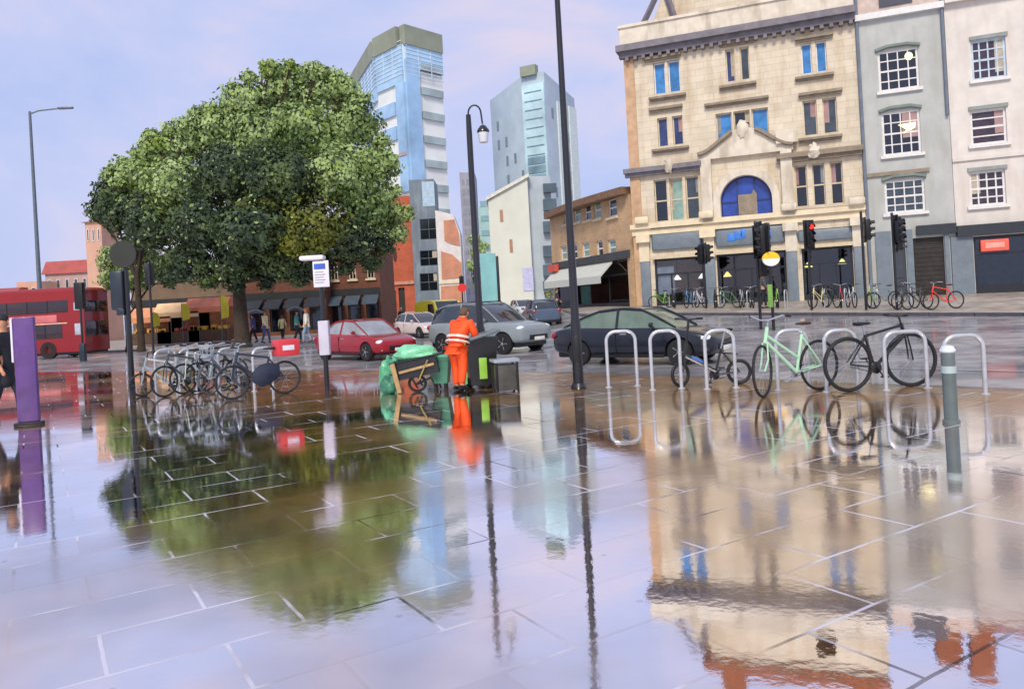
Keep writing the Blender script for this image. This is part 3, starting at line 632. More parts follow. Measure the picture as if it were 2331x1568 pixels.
m = MB(); m.prism([(-.02, zs-.02), (-.95, zs-.95), (-.95, zs-1.05), (-.02, zs-.15)], .5, L_*.8, axis='x')
m.box(.5, L_*.8, -.98, -.952, zs-1.45, zs-.96); m.build('awning', mat('awning_cream', '#c3c7bf', .7, var=.08), bb)
m = MB(); m.box(.2, 1.7, -.5, -.2, zs-.2, zs+.35); m.build('shop_sign', mat('sign_red2', '#c8584a', .5), bb)

# ------------------------------------------------------------------ towers and far buildings
BLUEG = mat('tower_glass_blue', '#a6cbe6', .25, metal=.1, var=.3, scale=.15, spec=.8)
DBLUE = mat('tower_glass_deep', '#9fc5e6', .2, metal=.1, var=.3, scale=.2, spec=.8)
TW = mat('tower_white', (.76, .80, .78), .7, var=.08, scale=.3); OLIVE = mat('tower_parapet', '#8b9280', .7, var=.15, scale=.4)
def tower(name, label, pts, Z, mats, grp=None):
    """pts: list of (picture x, distance) corners of the front outline; returns thing and local corner list"""
    P = [at(x, 600, Y) for x, Y in pts]; c = sum((p for p in P), Vector())/len(P)
    t = thing(name, label, 'building', (c.x, c.y, 0), 0, grp); return t, [Vector((p.x-c.x, p.y-c.y)) for p in P]
def zat(x, y, Y): return at(x, y, Y).z
def face(mb, A, B, z0, z1, y0, y1, mi=0):
    """box lying on the face from A to B, standing y0..y1 proud (outwards = to the right hand of A->B seen from above)"""
    d = (B-A).normalized(); n = Vector((d.y, -d.x)); q = [A+n*y0, B+n*y0, B+n*y1, A+n*y1]
    mb.prism([tuple(p) for p in q], z0, z1, mi)
# tower one
Y1 = 105
tw, P = tower('glass_office_tower', 'tall glass office tower with blue upper floors and pale striped lower floors behind the tree', [(786, 140), (882, 108), (945, 103), (1030, 108)], 0, None)
back = [P[3]+Vector((-2.6, 28)), P[0]+Vector((2, 12))]
zt1 = zat(945, 68, Y1); out = P+back
m = MB(); m.prism([tuple(p) for p in out], 0, zt1-2.6); m.build('core', TW, tw)
m = MB(); zl_ = zt1-2.6
for A, B in ((P[0], P[1]), (P[1], P[2]), (P[2], P[3])): face(m, A, B+(A-B).normalized()*(.9 if B is not P[3] else 0), zl_, zt1, -.6, .5)
m.build('roof_parapet', OLIVE, tw)
zm = zat(945, 195, Y1); za_ = zat(945, 245, Y1)
m = MB()
face(m, P[0], P[1], zm-1, zt1-2.6, .02, .3); face(m, P[1]+(P[2]-P[1])*.03, P[1]+(P[2]-P[1])*.98, zm, zt1-2.6, .02, .3); face(m, P[2]+(P[3]-P[2])*.04, P[3], zm+2, zt1-2.6, .02, .3)
gl_ = m.build('glass_wall', BLUEG, tw)
m = MB(); 
for k in range(9):
    z = zm+1+k*(zt1-2.6-zm)/9.0
    for A, B in ((P[0], P[1]), (P[1], P[2]), (P[2], P[3])): face(m, A, B, z, z+.1, .3, .36)
for A, B in ((P[0], P[1]), (P[1], P[2]), (P[2], P[3])):
    nn = int((B-A).length/2.2)
    for k in range(1, nn): q = A+(B-A)*k/nn; face(m, q, q+(B-A).normalized()*.1, zm+1, zt1-2.7, .3, .38)
m.build('mullions', mat('mullion', '#c4d6e4', .5), gl_)
m = MB(); zlow = zat(945, 440, Y1); face(m, P[1]+(P[2]-P[1])*.72, P[2], zlow, zm, .02, .35); face(m, P[2], P[2]+(P[3]-P[2])*.34, zlow, zm+3, .02, .35); m.build('glass_strip', DBLUE, tw)
m = MB(); zlow2 = zlow
nb = 0
for k in range(14):
    z = zm+3.0-k*3.3
    if z < 6: break
    m = MB(); face(m, P[2]+(P[3]-P[2])*.40, P[2]+(P[3]-P[2])*.97, z-1.0, z, .02, .35, 0); m.build('window_band', mat('band_grey', '#9fb0b2', .3, var=.3, scale=.3), tw)
m = MB()
for k in range(2):
    z = zm-2.2-k*3.3; m = MB(); face(m, P[0]+(P[1]-P[0])*.35, P[1], z-1.5, z, .02, .3); m.build('window_band', DBLUE, tw); m = MB(); face(m, P[1]+(P[2]-P[1])*.05, P[1]+(P[2]-P[1])*.65, z-1.8, z, .02, .3); m.build('window_band', DBLUE, tw)
m = MB()
for k in range(4):
    z = zm-9.5-k*6.5; face(m, P[0]+(P[1]-P[0])*.55, P[1], z-.2, z, .02, .25); face(m, P[1], P[1]+(P[2]-P[1])*.65, z-.2, z, .02, .25); face(m, P[1]+(P[2]-P[1])*.74, P[2], z-.3, z+.2, .35, .45)
m.build('floor_line', mat('pinkish_grey', '#a79fa0', .7), tw)
# tower two
tw2, P = tower('grey_tower', 'grey many sided tower block with a glazed centre strip behind the tall lamp column', [(1136, 150), (1212, 140), (1262, 138), (1328, 148)], 0, None)
zt2 = zat(1235, 148, 138); zl = zat(1140, 212, 145); zr = zat(1320, 215, 145); bk = [P[3]+Vector((1.2, 16)), P[0]+Vector((.5, 16))]
m = MB(); O6 = P+bk; tops = [zl, zt2-1.2, zt2-1.2, zr, zr, zl]; k = 6
m.add([(p.x, p.y, 0) for p in O6]+[(p.x, p.y, z) for p, z in zip(O6, tops)], [(i, (i+1) % k, k+(i+1) % k, k+i) for i in range(k)]+[(6, 7, 11), (7, 8, 10, 11), (8, 9, 10)])
m.build('core', mat('tower_grey', '#b2c2cc', .6, var=.12, scale=.25), tw2)
m = MB(); face(m, P[1], P[2], 0, zt2-3.2, .02, .5); g2 = m.build('glass_strip', mat('tower_glass_teal', '#b4d2d8', .2, var=.4, scale=.12, spec=.8), tw2)
m = MB()
for k in range(24): z = 2+k*(zt2-5)/24; m = MB(); face(m, P[1]+(P[2]-P[1])*.12, P[1]+(P[2]-P[1])*.9, z, z+(1.3 if z < zt2*.6 else .12), .5, .62); m.build('window_band', mat('slate_glass', '#7b96a4', .25, var=.5, scale=.2), tw2)
m = MB(); face(m, P[1], P[2]-(P[2]-P[1])*.3, zt2-1.6, zt2+.2, -.5, .8); m.build('roof_parapet', OLIVE, tw2)
m = MB(); rr = random.Random(5)
for A, B in ((P[0], P[1]), (P[2], P[3])):
    for r in range(13):
        for t in (.18, .42, .66, .86):
            if rr.random() < .35:
                z = 6+r*3.6
                if z < min(zl, zr)-3: m = MB(); face(m, A+(B-A)*t, A+(B-A)*(t+.055), z, z+1.8, .02, .1); m.build('window', mat('far_window', '#77838c', .3), tw2)
for t0, t1 in ((.35, .55), (.75, 1)): m = MB(); face(m, P[2]+(P[3]-P[2])*t0, P[2]+(P[3]-P[2])*t1, 0, zr-2, .02, .3); m.build('pale_fin', mat('fin_pale', '#cbd8d6', .7), tw2)
# cream slab block with sloping top
def block(name, label, x0, x1, yt0, yt1, Y0, Yb1, m_, depth=10, z0=-.2, cat='building'):
    F_ = Facade(x0, Y0, x1, Yb1); p = F_.pt(0); t = thing(name, label, cat, (p.x, p.y, 0), F_.rz)
    h0 = F_.sz(x0, yt0)[1]; h1 = F_.sz(x1, yt1)[1]
    q = MB(); q.prism([(0, z0), (F_.len, z0), (F_.len, h1), (0, h0)], 0, depth, axis='y'); q.build('wall', m_, t); return t, F_, h0, h1
PB = mat('pale_block', (.64, .66, .58), .8, var=.08, scale=.3)
b1, F1, h0, h1 = block('slab_block', 'pale windowless slab with a sloping roof line below the grey tower', 1124, 1216, 456, 402, 90, 90, PB)
m = MB(); 
for x, y0, y1 in ((1141, 478, 505), (1163, 545, 575)): a, b, c, d = px_rect(F1, x-3, x+4, y0, y1); m.box(a, b, -.06, -.01, c, d)
m.build('vent_panel', mat('vent_rust', '#a9826a', .7), b1)
m = MB(); a, b, c, d = px_rect(F1, 1190, 1214, 610, 662); m.box(a, b, -.08, -.01, c, d); m.build('billboard', mat('lilac_panel', '#b9bbdc', .6), b1)
m = MB(); m.prism([(-.2, h0), (F1.len+.2, h1), (F1.len+.2, h1+.4), (-.2, h0+.4)], -.3, 10.2, axis='y'); m.build('roof_edge', mat('pale_coping', '#d6d6c8', .7), b1)
b2, F2, h0, h1 = block('side_block', 'grey slab wing with stacked dark balconies beside the tan brick building', 1216, 1268, 400, 400, 91, 91, mat('side_grey', '#b0bcc4', .7, scale=.5, var=.12))
m = MB()
for y0, y1 in ((420, 440), (455, 480), (505, 530), (560, 585), (603, 628), (640, 660)): a, b, c, d = px_rect(F2, 1236, 1268, y0, y1); m = MB(); m.box(a, b-.1, -.9, -.01, c, d); m.build('balcony', mat('balcony_dark', '#52646f', .4, var=.3, scale=.5), b2)
if 0: m.build('balconies', mat('balcony_dark', '#52646f', .4, var=.3, scale=.5), b2)
b3, F3, h0, h1 = block('mint_block', 'low pale turquoise block left of the sloping slab', 1100, 1142, 470, 470, 110, 110, mat('mint', '#a3c4c4', .7, scale=.3))
m = MB()
for r in range(7):
    a = F3.len*.12; m = MB(); m.box(a, F3.len*.9, -.06, -.01, 3+r*2.1, 3.8+r*2.1); m.build('window_band', mat('mint_dark', '#84a8ae', .4), b3)
b4, F4, h0, h1 = block('far_grey_block', 'distant grey block seen just right of the curved street lamp', 1062, 1097, 392, 392, 170, 170, mat('far_grey', '#9c9ca6', .8, scale=.3))
m = MB()
for r in range(12):
    for k in range(3): m = MB(); m.box(F4.len*(.14+.28*k), F4.len*(.3+.28*k), -.06, -.01, 4+r*2.2, 5.3+r*2.2); m.build('window', mat('far_win', '#8b8d9a', .5), b4)
b5, F5, h0, h1 = block('turquoise_hoarding', 'turquoise panel with a dark right edge beside the street lamp', 1098, 1134, 576, 576, 62, 62, mat('turquoise', '#7fb9bd', .5, scale=.6), depth=.5, cat='hoarding')
m = MB(); m.rbox(F5.len, F5.len+.22, -.1, .5, 0, h0-.3, .05); m.build('edge_post', IRON, b5)
# brick church-like building, slate stair tower, brick low house
ORB = brickmat('orange_brick', '#bf5a38', '#aa4c32', '#ad7058')
F6 = Facade(868, 90, 946, 89.4); p = F6.pt(0)
ob = thing('orange_brick_building', 'orange brick building with a tall end wall and arched doors right of the tree', 'building', (p.x, p.y, 0), F6.rz)
zq = lambda x, y: F6.sz(x, y); L6 = F6.len; xa = zq(890, 500)[0]; Hh = zq(920, 446)[1]; Hl = zq(852, 592)[1]; Hm = zq(890, 545)[1]
dr = [px_rect(F6, 884, 902, 655, 705), px_rect(F6, 908, 922, 655, 705)]; dr = [(a, b, .1, d) for a, b, c, d in dr]
wn = [px_rect(F6, 876, 893, 605, 650)]
m = MB(); wall_holes(m, xa, L6, 0, Hh, dr[1:]+[(a, b, c, d) for a, b, c, d in dr[:1] if a > xa], .3)
m.add([(xa, 0, 0), (xa, 10, 0), (xa, 10, Hh), (xa, 0, Hh), (L6, 0, 0), (L6, 10, 0), (L6, 10, Hh), (L6, 0, Hh)], [(0, 3, 2, 1), (4, 5, 6, 7), (3, 7, 6, 2), (1, 2, 6, 5)])
m.prism([(-1.9, 0), (xa-.002, 0), (xa-.002, Hm), (-1.9, Hl)], .02, 9, axis='y'); m.build('wall', ORB, ob)
m = MB()
for a, b, c, d in dr: m.prism([(a+.02, .1), (b-.02, .1), (b-.02, d-.4), ((a+b)/2, d-.02), (a+.02, d-.4)], (.1 if a > xa else -.06), (.2 if a > xa else .0), axis='y')
m.build('door', mat('door_dark', '#2b211f', .6), ob)
a, b, c, d = wn[0]; m = MB(); m.box(a, b, -.05, -.01, c, d); w = m.build('window', mat('brown_window', '#5e3422', .4), ob)
m = MB(); a, z = zq(899, 580); m.prism([(a+.22*math.cos(t), z+.85*math.sin(t)) for t in [2*math.pi*i/14 for i in range(14)]], -.08, -.01, axis='y'); m.build('oval_window', mat('oval_dark', '#4a2a20', .4), ob)
m = MB(); m.box(xa-.3, L6+.02, -.2, -.01, zq(910, 648)[1], zq(910, 641)[1]); m.build('string_course', mat('pink_course', '#b98a74', .7), ob)
F7 = Facade(946, 88.8, 1002, 88.8); p = F7.pt(0)
st = thing('slate_stair_tower', 'slate grey stair tower with four stacked dark windows beside the orange brick wall', 'building', (p.x, p.y, 0), F7.rz)
hw_ = [px_rect(F7, 956, 996, y0, y1) for y0, y1 in ((498, 545), (570, 605), (622, 662))]; H7 = F7.sz(970, 408)[1]
m = MB(); wall_holes(m, 0, F7.len, 0, H7, hw_, .25); shell(m, 0, F7.len, 0, H7, 5); m.build('wall', mat('slate_wall', '#6c7a84', .6, scale=.6, var=.15, stain='#8e9aa0'), st)
for h in hw_: window(st, *h, mat('steel_frame', '#59666c', .4), mat('ink_pane', '#121a20', .1, spec=.8), 2, 2, dep=.1, bar=.05, fr=.06)
m = MB(); m.box(F7.len*.52, F7.len+.05, -.04, -.005, F7.sz(970, 470)[1], H7-.3); m.build('pale_panel', mat('pale_blue_panel', '#a9c3d4', .5), st)
F8 = Facade(1002, 88.6, 1056, 88.6); p = F8.pt(0)
lb = thing('low_brick_house', 'pale low house with patches of faded orange brick behind the yellow van', 'building', (p.x, p.y, 0), F8.rz)
q8 = lambda x, y: F8.sz(x, y); zz = q8(1030, 640)[1]; L8 = F8.len
PALEB = mat('pale_band', '#d6d2cf', .7, var=.12, scale=1)
m = MB(); m.prism([(0, 0), (L8, 0), (L8, q8(1054, 530)[1]), (L8*.75, q8(1040, 488)[1]), (0, q8(1004, 478)[1])], 0, 4, axis='y'); m.build('wall', PALEB, lb)
for pts in ([(1010, 502), (1034, 500), (1044, 530), (1048, 560), (1028, 556), (1012, 548)], [(1004, 572), (1030, 580), (1050, 598), (1052, 632), (1006, 636)], [(1004, 652), (1056, 648), (1056, 720), (1004, 720)]):
    m = MB(); m.prism([q8(*p_) for p_ in pts][::-1], -.08, -.005, axis='y'); m.build('brick_panel', brickmat('faded_brick', '#c98a6c', '#c07a5c', '#c9a48e') if 'faded_brick' not in MATS else MATS['faded_brick'], lb)
m = MB(); m.box(0, L8, -.14, -.004, zz-.25, zz+.1); m.build('string_course', YELL, lb)
# far left houses
RT = mat('red_tile', '#a34a44', .6, var=.2, scale=.8); PEACH = mat('peach_render', '#cda28c', .8, scale=.5, var=.12); PINKW = mat('pinkish_render', '#b79a94', .8, scale=.5, var=.1)
def house(label, x0, x1, ye, yr, Y, wall, roof, nwin=4):
    F_ = Facade(x0, Y, x1, Y); p = F_.pt(0); t = thing('far_house', label, 'house', (p.x, p.y, 0), F_.rz, 'far houses behind the bus')
    xm = (x0+x1)/2; ze = F_.sz(xm, ye)[1]; zr_ = F_.sz(xm, yr)[1]; L9 = F_.len
    q = MB(); q.box(0, L9, 0, 3.5, -.1, ze); q.build('wall', wall, t)
    if yr < ye: q = MB(); q.prism([(-.3, ze), (3.8, ze), (3, zr_), (.8, zr_)], -.3, L9+.3, axis='x'); q.build('roof', roof, t)
    for i in range(nwin):
        a = L9*(i+.3)/nwin; q = MB(); q.box(a, a+L9*.4/nwin, -.06, -.01, ze-2.0, ze-.7); w = q.build('window', WHITEF, t); q = MB(); q.box(a+.06, a+L9*.4/nwin-.06, -.075, -.061, ze-1.92, ze-.78); q.build('pane', PANEG, w)
    return t
house('far house with a wide dark red hipped roof, above the bus', 106, 206, 622, 592, 95, PINKW, RT, 5)
house('flat roofed peach far house left of the red hipped roof', 40, 92, 641, 641, 90, PEACH, RT, 2)
house('far house with a small red roof at the left edge', -6, 34, 668, 655, 88, PINKW, RT, 2)
house('tall peach far house half hidden by the left end of the tree', 203, 240, 505, 500, 80, PEACH, PINKW, 3)
# ------------------------------------------------------------------ trees
def leafmat(name, cols, scale):
    m = bpy.data.materials.new(name); m.use_nodes = True; nt = m.node_tree; N = nt.nodes; L = nt.links; b = N['Principled BSDF']
    b.inputs['Roughness'].default_value = .55; b.inputs['Specular IOR Level'].default_value = .3
    tc = N.new('ShaderNodeTexCoord'); nz = N.new('ShaderNodeTexNoise'); nz.inputs['Scale'].default_value = scale; nz.inputs['Detail'].default_value = 3
    L.new(tc.outputs['Object'], nz.inputs['Vector']); rp = N.new('ShaderNodeValToRGB'); r = rp.color_ramp
    r.elements[0].position = .33; r.elements[0].color = cols[0]+(1,); r.elements[1].position = .66; r.elements[1].color = cols[-1]+(1,)
    for i, c in enumerate(cols[1:-1]): e = r.elements.new(.33+.33*(i+1)/(len(cols)-1)); e.color = c+(1,)
    L.new(nz.outputs['Fac'], rp.inputs['Fac']); L.new(rp.outputs['Color'], b.inputs['Base Color'])
    # leaves let a little light through
    tr = N.new('ShaderNodeBsdfTranslucent'); mx = N.new('ShaderNodeMixShader'); mx.inputs[0].default_value = .22; L.new(rp.outputs['Color'], tr.inputs[0])
    L.new(b.outputs[0], mx.inputs[1]); L.new(tr.outputs[0], mx.inputs[2]); L.new(mx.outputs[0], N['Material Output'].inputs[0]); return m
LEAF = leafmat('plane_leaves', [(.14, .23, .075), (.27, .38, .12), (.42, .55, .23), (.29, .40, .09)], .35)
LEAF_SHADE = leafmat('shade_leaves', [(.032, .055, .036), (.065, .10, .052), (.11, .16, .055)], .5)  # darker copy of the leaf green: crown shade put into the colour
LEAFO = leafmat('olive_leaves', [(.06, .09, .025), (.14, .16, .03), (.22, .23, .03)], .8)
BARK = mat('bark', '#3b3128', .9, var=.4, scale=4, bump=.8)
def leaves(vs, fs, mi, blobs, rnd, size, dens, kind=0):
    for (cx, cy, cz, rx, ry, rz) in blobs:
        n = int(dens*(rx*rz+rx*ry+ry*rz))
        for _ in range(n):
            u = rnd.uniform(-1, 1); ph = rnd.uniform(0, 2*math.pi); q = math.sqrt(1-u*u); d = Vector((q*math.cos(ph), q*math.sin(ph), u))
            k = (rnd.random()**.4)*(1+.5*noise.noise(d*2.3+Vector((cx, cy, cz))))
            if k < .45: continue
            c = Vector((cx+d.x*rx*k, cy+d.y*ry*k, cz+d.z*rz*k)); s = size*rnd.uniform(.6, 1.35)
            nrm = (d+Vector((rnd.gauss(0, .42), rnd.gauss(0, .42), rnd.gauss(0, .42)))).normalized(); a = nrm.orthogonal().normalized(); a.rotate(Matrix.Rotation(rnd.uniform(0, 6.28), 3, nrm)); b = nrm.cross(a)
            o = len(vs); vs += [c-a*s*.5, c-b*s*.32+a*s*.05, c+a*s*.55, c+b*s*.32+a*s*.05]; fs.append((o, o+1, o+2, o+3)); mi.append(kind if rnd.random() < (.85 if kind == 0 else .95) else (1 if kind == 0 else 0))
def tree(name, label, base, trunk_h, r0, blobs, size, dens, seed, mats, grp=None, cat='tree', kinds=None):
    rnd = random.Random(seed); t = thing(name, label, cat, base, 0, grp)
    loc = [(b[0]-base[0], b[1]-base[1], b[2]-base[2])+tuple(b[3:]) for b in blobs]
    m = MB(); k = Vector((0, 0, trunk_h))
    m.tube([(0, 0, -.1), (.05, 0, .3), (.02, .05, trunk_h*.5), tuple(k)], [r0*1.5, r0*1.08, r0*.95, r0*.8], 10)
    for b in loc:
        e = Vector(b[:3]); mid = k.lerp(e, .5)+Vector((rnd.uniform(-.4, .4), rnd.uniform(-.4, .4), rnd.uniform(-.3, .5)))
        m.tube([tuple(k-Vector((0, 0, r0))), tuple(mid), tuple(e)], [r0*.5, r0*.28, r0*.08], 6)
        for _ in range(3):
            f = e+Vector((rnd.uniform(-1, 1)*b[3], rnd.uniform(-1, 1)*b[4], rnd.uniform(-.3, 1)*b[5]))*.7; m.tube([tuple(mid), tuple(mid.lerp(f, .6)), tuple(f)], [r0*.2, r0*.1, r0*.03], 5)
    m.build('trunk', BARK, t)
    vs, fs, mi = [], [], []
    for i, b in enumerate(loc): leaves(vs, fs, mi, [b], rnd, size, dens, (kinds[i] if kinds else 0))
    me = bpy.data.meshes.new('crown'); me.from_pydata([tuple(v) for v in vs], [], fs)
    for q in mats: me.materials.append(q)
    me.polygons.foreach_set('material_index', mi); o = bpy.data.objects.new('crown', me); COL.objects.link(o); o.parent = t; return t
def pb(x, y, r, Y, ry=None, k=0, sq=.85):   # a clump seen at picture x,y with picture radius r
    p = at(x, y, Y); q = r*Y/FPX; return (p.x, p.y, p.z, q, (ry or q*.9), q*sq), k
B = [pb(*a) for a in [
 (560, 235, 62, 45), (650, 205, 68, 46), (745, 215, 62, 45.5), (800, 290, 70, 45), (690, 300, 85, 43.5), (590, 310, 80, 44), (480, 300, 62, 45), (410, 335, 62, 45.5), (850, 380, 62, 45), (835, 470, 78, 44),
 (760, 400, 90, 42.5), (640, 410, 95, 41.5), (520, 400, 85, 42.5), (400, 420, 75, 44), (870, 500, 50, 46), (700, 520, 85, 41.5), (580, 520, 90, 41), (460, 510, 80, 42.5), (795, 550, 62, 43), (640, 590, 62, 42.5), (530, 610, 55, 43), (430, 590, 60, 43.5), (350, 520, 62, 44), (720, 600, 45, 43.5),
 (640, 168, 26, 46), (690, 172, 28, 46), (512, 262, 26, 45), (764, 180, 26, 45)]]
kinds = [0, 0, 0, 0, 0, 0, 0, 0, 0, 0, 0, 1, 1, 0, 0, 2, 1, 1, 1, 1, 1, 1, 1, 1, 0, 0, 0, 0]  # light green where the crown catches light, shade colour for middle and lower clumps
rr = random.Random(21)
for x, y in [(485, 250), (455, 268), (530, 205), (570, 185), (610, 165), (665, 152), (705, 160), (735, 172), (790, 205), (822, 235), (845, 275), (868, 325), (888, 375), (905, 430), (912, 480), (902, 530), (880, 560), (850, 590), (790, 612), (735, 628), (690, 640), (600, 645), (540, 650), (470, 640), (420, 630), (380, 600), (345, 560), (380, 290), (420, 285), (345, 330), (620, 470), (700, 440), (560, 340), (760, 330), (640, 350)]:
    b_ = pb(x+rr.uniform(-8, 8), y+rr.uniform(-8, 8), rr.uniform(14, 30), 44.5 if y < 600 else 43.5); B.append(b_); kinds.append(0 if (y < 560 and x > 780) or y < 345 else 1)  # lit top and right, shaded rest: painted in by leaf colour
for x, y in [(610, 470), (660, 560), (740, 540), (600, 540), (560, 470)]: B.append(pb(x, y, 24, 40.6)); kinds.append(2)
base = ground(540, 788); base.z = 0
tree('large_plane_tree', 'large spreading green street tree filling the left of the square', tuple(at(545, 690, 45).xy)+(0,), 4.2, .42, [b[0] for b in B], .24, 430, 11, [LEAF, LEAF_SHADE, LEAFO], kinds=kinds)
B = [pb(*a) for a in [(300, 400, 55, 47), (262, 440, 48, 47), (235, 480, 38, 47), (340, 350, 42, 47.5), (300, 490, 60, 46), (370, 470, 50, 46), (255, 400, 26, 47), (345, 310, 22, 48)]]
tree('street_tree', 'smaller street tree at the left end of the big crown', tuple(at(315, 690, 47).xy)+(0,), 4.6, .2, [b[0] for b in B], .25, 520, 12, [LEAF, LEAF_SHADE], 'street trees round the big tree', kinds=[0, 1, 1, 0, 1, 1, 0, 0])  # upper clumps light, lower clumps in the painted shade colour
B = [pb(*a) for a in [(262, 590, 38, 49), (300, 575, 40, 48), (345, 600, 40, 48), (255, 635, 32, 49), (390, 620, 40, 48), (300, 630, 40, 48)]]
tree('street_tree', 'low bushy green tree behind the dark round disc, beneath the left crown', tuple(at(285, 690, 48.5).xy)+(0,), 2.1, .13, [b[0] for b in B], .22, 520, 13, [LEAF, LEAF_SHADE], 'street trees round the big tree', kinds=[0, 0, 0, 0, 1, 0])
B = [pb(*a) for a in [(1080, 545, 16, 80), (1088, 570, 20, 80), (1078, 605, 18, 80), (1090, 640, 20, 80), (1102, 560, 12, 81)]]
tree('slim_tree', 'slim pale green tree beside the curved street lamp', tuple(at(1084, 690, 80).xy)+(0,), 4, .12, [b[0] for b in B], .3, 150, 14, [LEAF])
B = [pb(*a) for a in [(1248, 672, 12, 62), (1256, 685, 11, 62)]]
tree('small_bush', 'small yellow green bush at the foot of the awning', tuple(ground(1250, 702).xy)+(gz(4, 60),), .6, .06, [b[0] for b in B], .18, 260, 15, [LEAFO, LEAF], cat='bush')

# ------------------------------------------------------------------ lamp columns, signals, signs
BLACKP = mat('black_paint', '#131417', .3, var=.3, scale=6, coat=.5); GREYP = mat('galvanised', '#66707a', .4, metal=.3, var=.2, scale=6)
SIGG = mat('signal_housing', '#101214', .4, var=.3, scale=6); LENS = mat('dark_lens', '#24201c', .15)
def put(x, y, name, label, cat, grp=None, rz=0, z=None, drop=0.):
    p = ground(x, y, drop); return thing(name, label, cat, (p.x, p.y, p.z if z is None else z), rz, grp), p
def col_h(p, x, y): return at(x, y, p.y).z-p.z
# tall column
t, p = put(1318, 884, 'lamp_column', 'tallest black lamp column, running up out of the picture beside the dark saloon', 'street lamp'); h = 7.4
m = MB(); m.tube([(0, 0, 0), (0, 0, 1.15), (0, 0, 1.25), (0, 0, h)], [.098, .092, .075, .048], 14); m.build('column', BLACKP, t)
m = MB(); m.lathe([(.14, 0), (.15, .03), (.11, .1)], 16); m.build('base_flange', BLACKP, t)
m = MB(); m.rbox(-.045, .045, -.102, -.07, .45, .95, .01); m.build('access_door', SIGG, t)
m = MB(); m.tube([(0, 0, h), (.05, -.1, h+.5), (.2, -.5, h+.8)], .035, 8); m.rbox(.05, .35, -1.2, -.45, h+.74, h+.88, .04); m.build('lamp_head', BLACKP, t)
# curved lamp
t, p = put(1100, 872, 'lamp_column', 'black lamp column with a swan neck and a hanging lantern, behind the street cleaner', 'street lamp'); h = col_h(p, 1063, 262)
m = MB(); m.tube([(0, 0, 0), (0, 0, 1.1), (0, 0, 1.2), (0, 0, h-.4), (0, 0, h)], [.1, .095, .07, .06, .05], 14); m.build('column', BLACKP, t)
m = MB(); m.tube([(0, 0, h-.15)]+[(.13-.13*math.cos(a), 0, h+.02+.17*math.sin(a)) for a in [math.pi*i/10 for i in range(11)]]+[(.28, 0, h-.2)], .018, 8); m.build('swan_neck', BLACKP, t)
m = MB(); m.lathe([(.02, .36), (.06, .34), (.12, .26), (.13, .22), (.115, .2)], 12, 0, Matrix.Translation((.285, 0, h-.58))); m.lathe([(.02, -.16), (.07, -.13), (.09, -.08), (.095, 0)], 12, 0, Matrix.Translation((.285, 0, h-.42)))
ln = m.build('lantern', BLACKP, t)
m = MB(); m.lathe([(.09, 0), (.11, .2)], 12, 0, Matrix.Translation((.285, 0, h-.58))); m.build('lantern_glass', mat('lantern_glass', '#c9ccd0', .2, var=.1), ln)
m = MB(); m.lathe([(.15, 0), (.16, .04), (.12, .12)], 16); m.build('base_flange', BLACKP, t)
# far left lamp
Yl = 62; p = at(92, 690, Yl); t = thing('motorway_lamp', 'grey lamp column with a flat horizontal arm behind the bus', 'street lamp', (p.x, p.y, 0)); h = at(56, 255, Yl).z
m = MB(); m.tube([(0, 0, 0), (0, 0, h*.45), (0, 0, h)], [.2, .15, .1], 12); m.build('column', GREYP, t)
m = MB(); m.tube([(0, 0, h-.2), (.7, 0, h+.02), (2.4, 0, h+.12)], .06, 8); m.build('arm', GREYP, t)
m = MB(); m.rbox(2.3, 3.5, -.16, .16, h+.04, h+.2, .05); m.build('lamp_head', GREYP, t)
def signal_head(par, z, ang, hgt=1.0, off=.22, lit=None, board=True):
    M = Matrix.Rotation(ang, 4, 'Z') @ Matrix.Translation((0, -off, z)); k = hgt/1.0
    m = MB(); m.rbox(-.15*k, .15*k, -.11, .11, -.5*k, .5*k, .03, 0, M)
    m.tube([M @ Vector((0, .11, .3)), M @ Vector((0, off, .3))], .02, 6); m.tube([M @ Vector((0, .11, -.3)), M @ Vector((0, off, -.3))], .02, 6)
    if board: m.rbox(-.24*k, .24*k, .085, .105, -.6*k, .6*k, .008, 0, M)
    hd = m.build('signal_head', SIGG, par)
    for i in range(3):
        zz = (.31-.31*i)*k
        q = MB(); n = 10; a0 = .1; rr = .115*k
        arc = [(rr*math.cos(math.pi*(j/n)*1.2-.3), rr*math.sin(math.pi*(j/n)*1.2-.3)) for j in range(n+1)]
        vs = [M @ Vector((x, -.11, zz+y)) for x, y in arc]+[M @ Vector((x, -.30, zz+y)) for x, y in arc]
        q.add(vs, [(j, j+1, n+2+j, n+1+j) for j in range(n)], 0, True)
        vs2 = [M @ Vector((x*.93, -.11, zz+y*.93)) for x, y in arc]+[M @ Vector((x*.93, -.30, zz+y*.93)) for x, y in arc]
        q.add(vs2, [(j, j+1, n+2+j, n+1+j) for j in range(n)], 0, True); q.build('hood', SIGG, hd)
        q = MB(); q.lathe([(.0, 0), (.07*k, -.01), (.1*k, .01), (.1*k, .03)], 14, 0, M @ Matrix.Translation((0, -.135, zz)) @ Matrix.Rotation(R(-90), 4, 'X') @ Matrix.Rotation(R(180), 4, 'X'))
        q.build('lens', REDL if lit == i else LENS, hd)
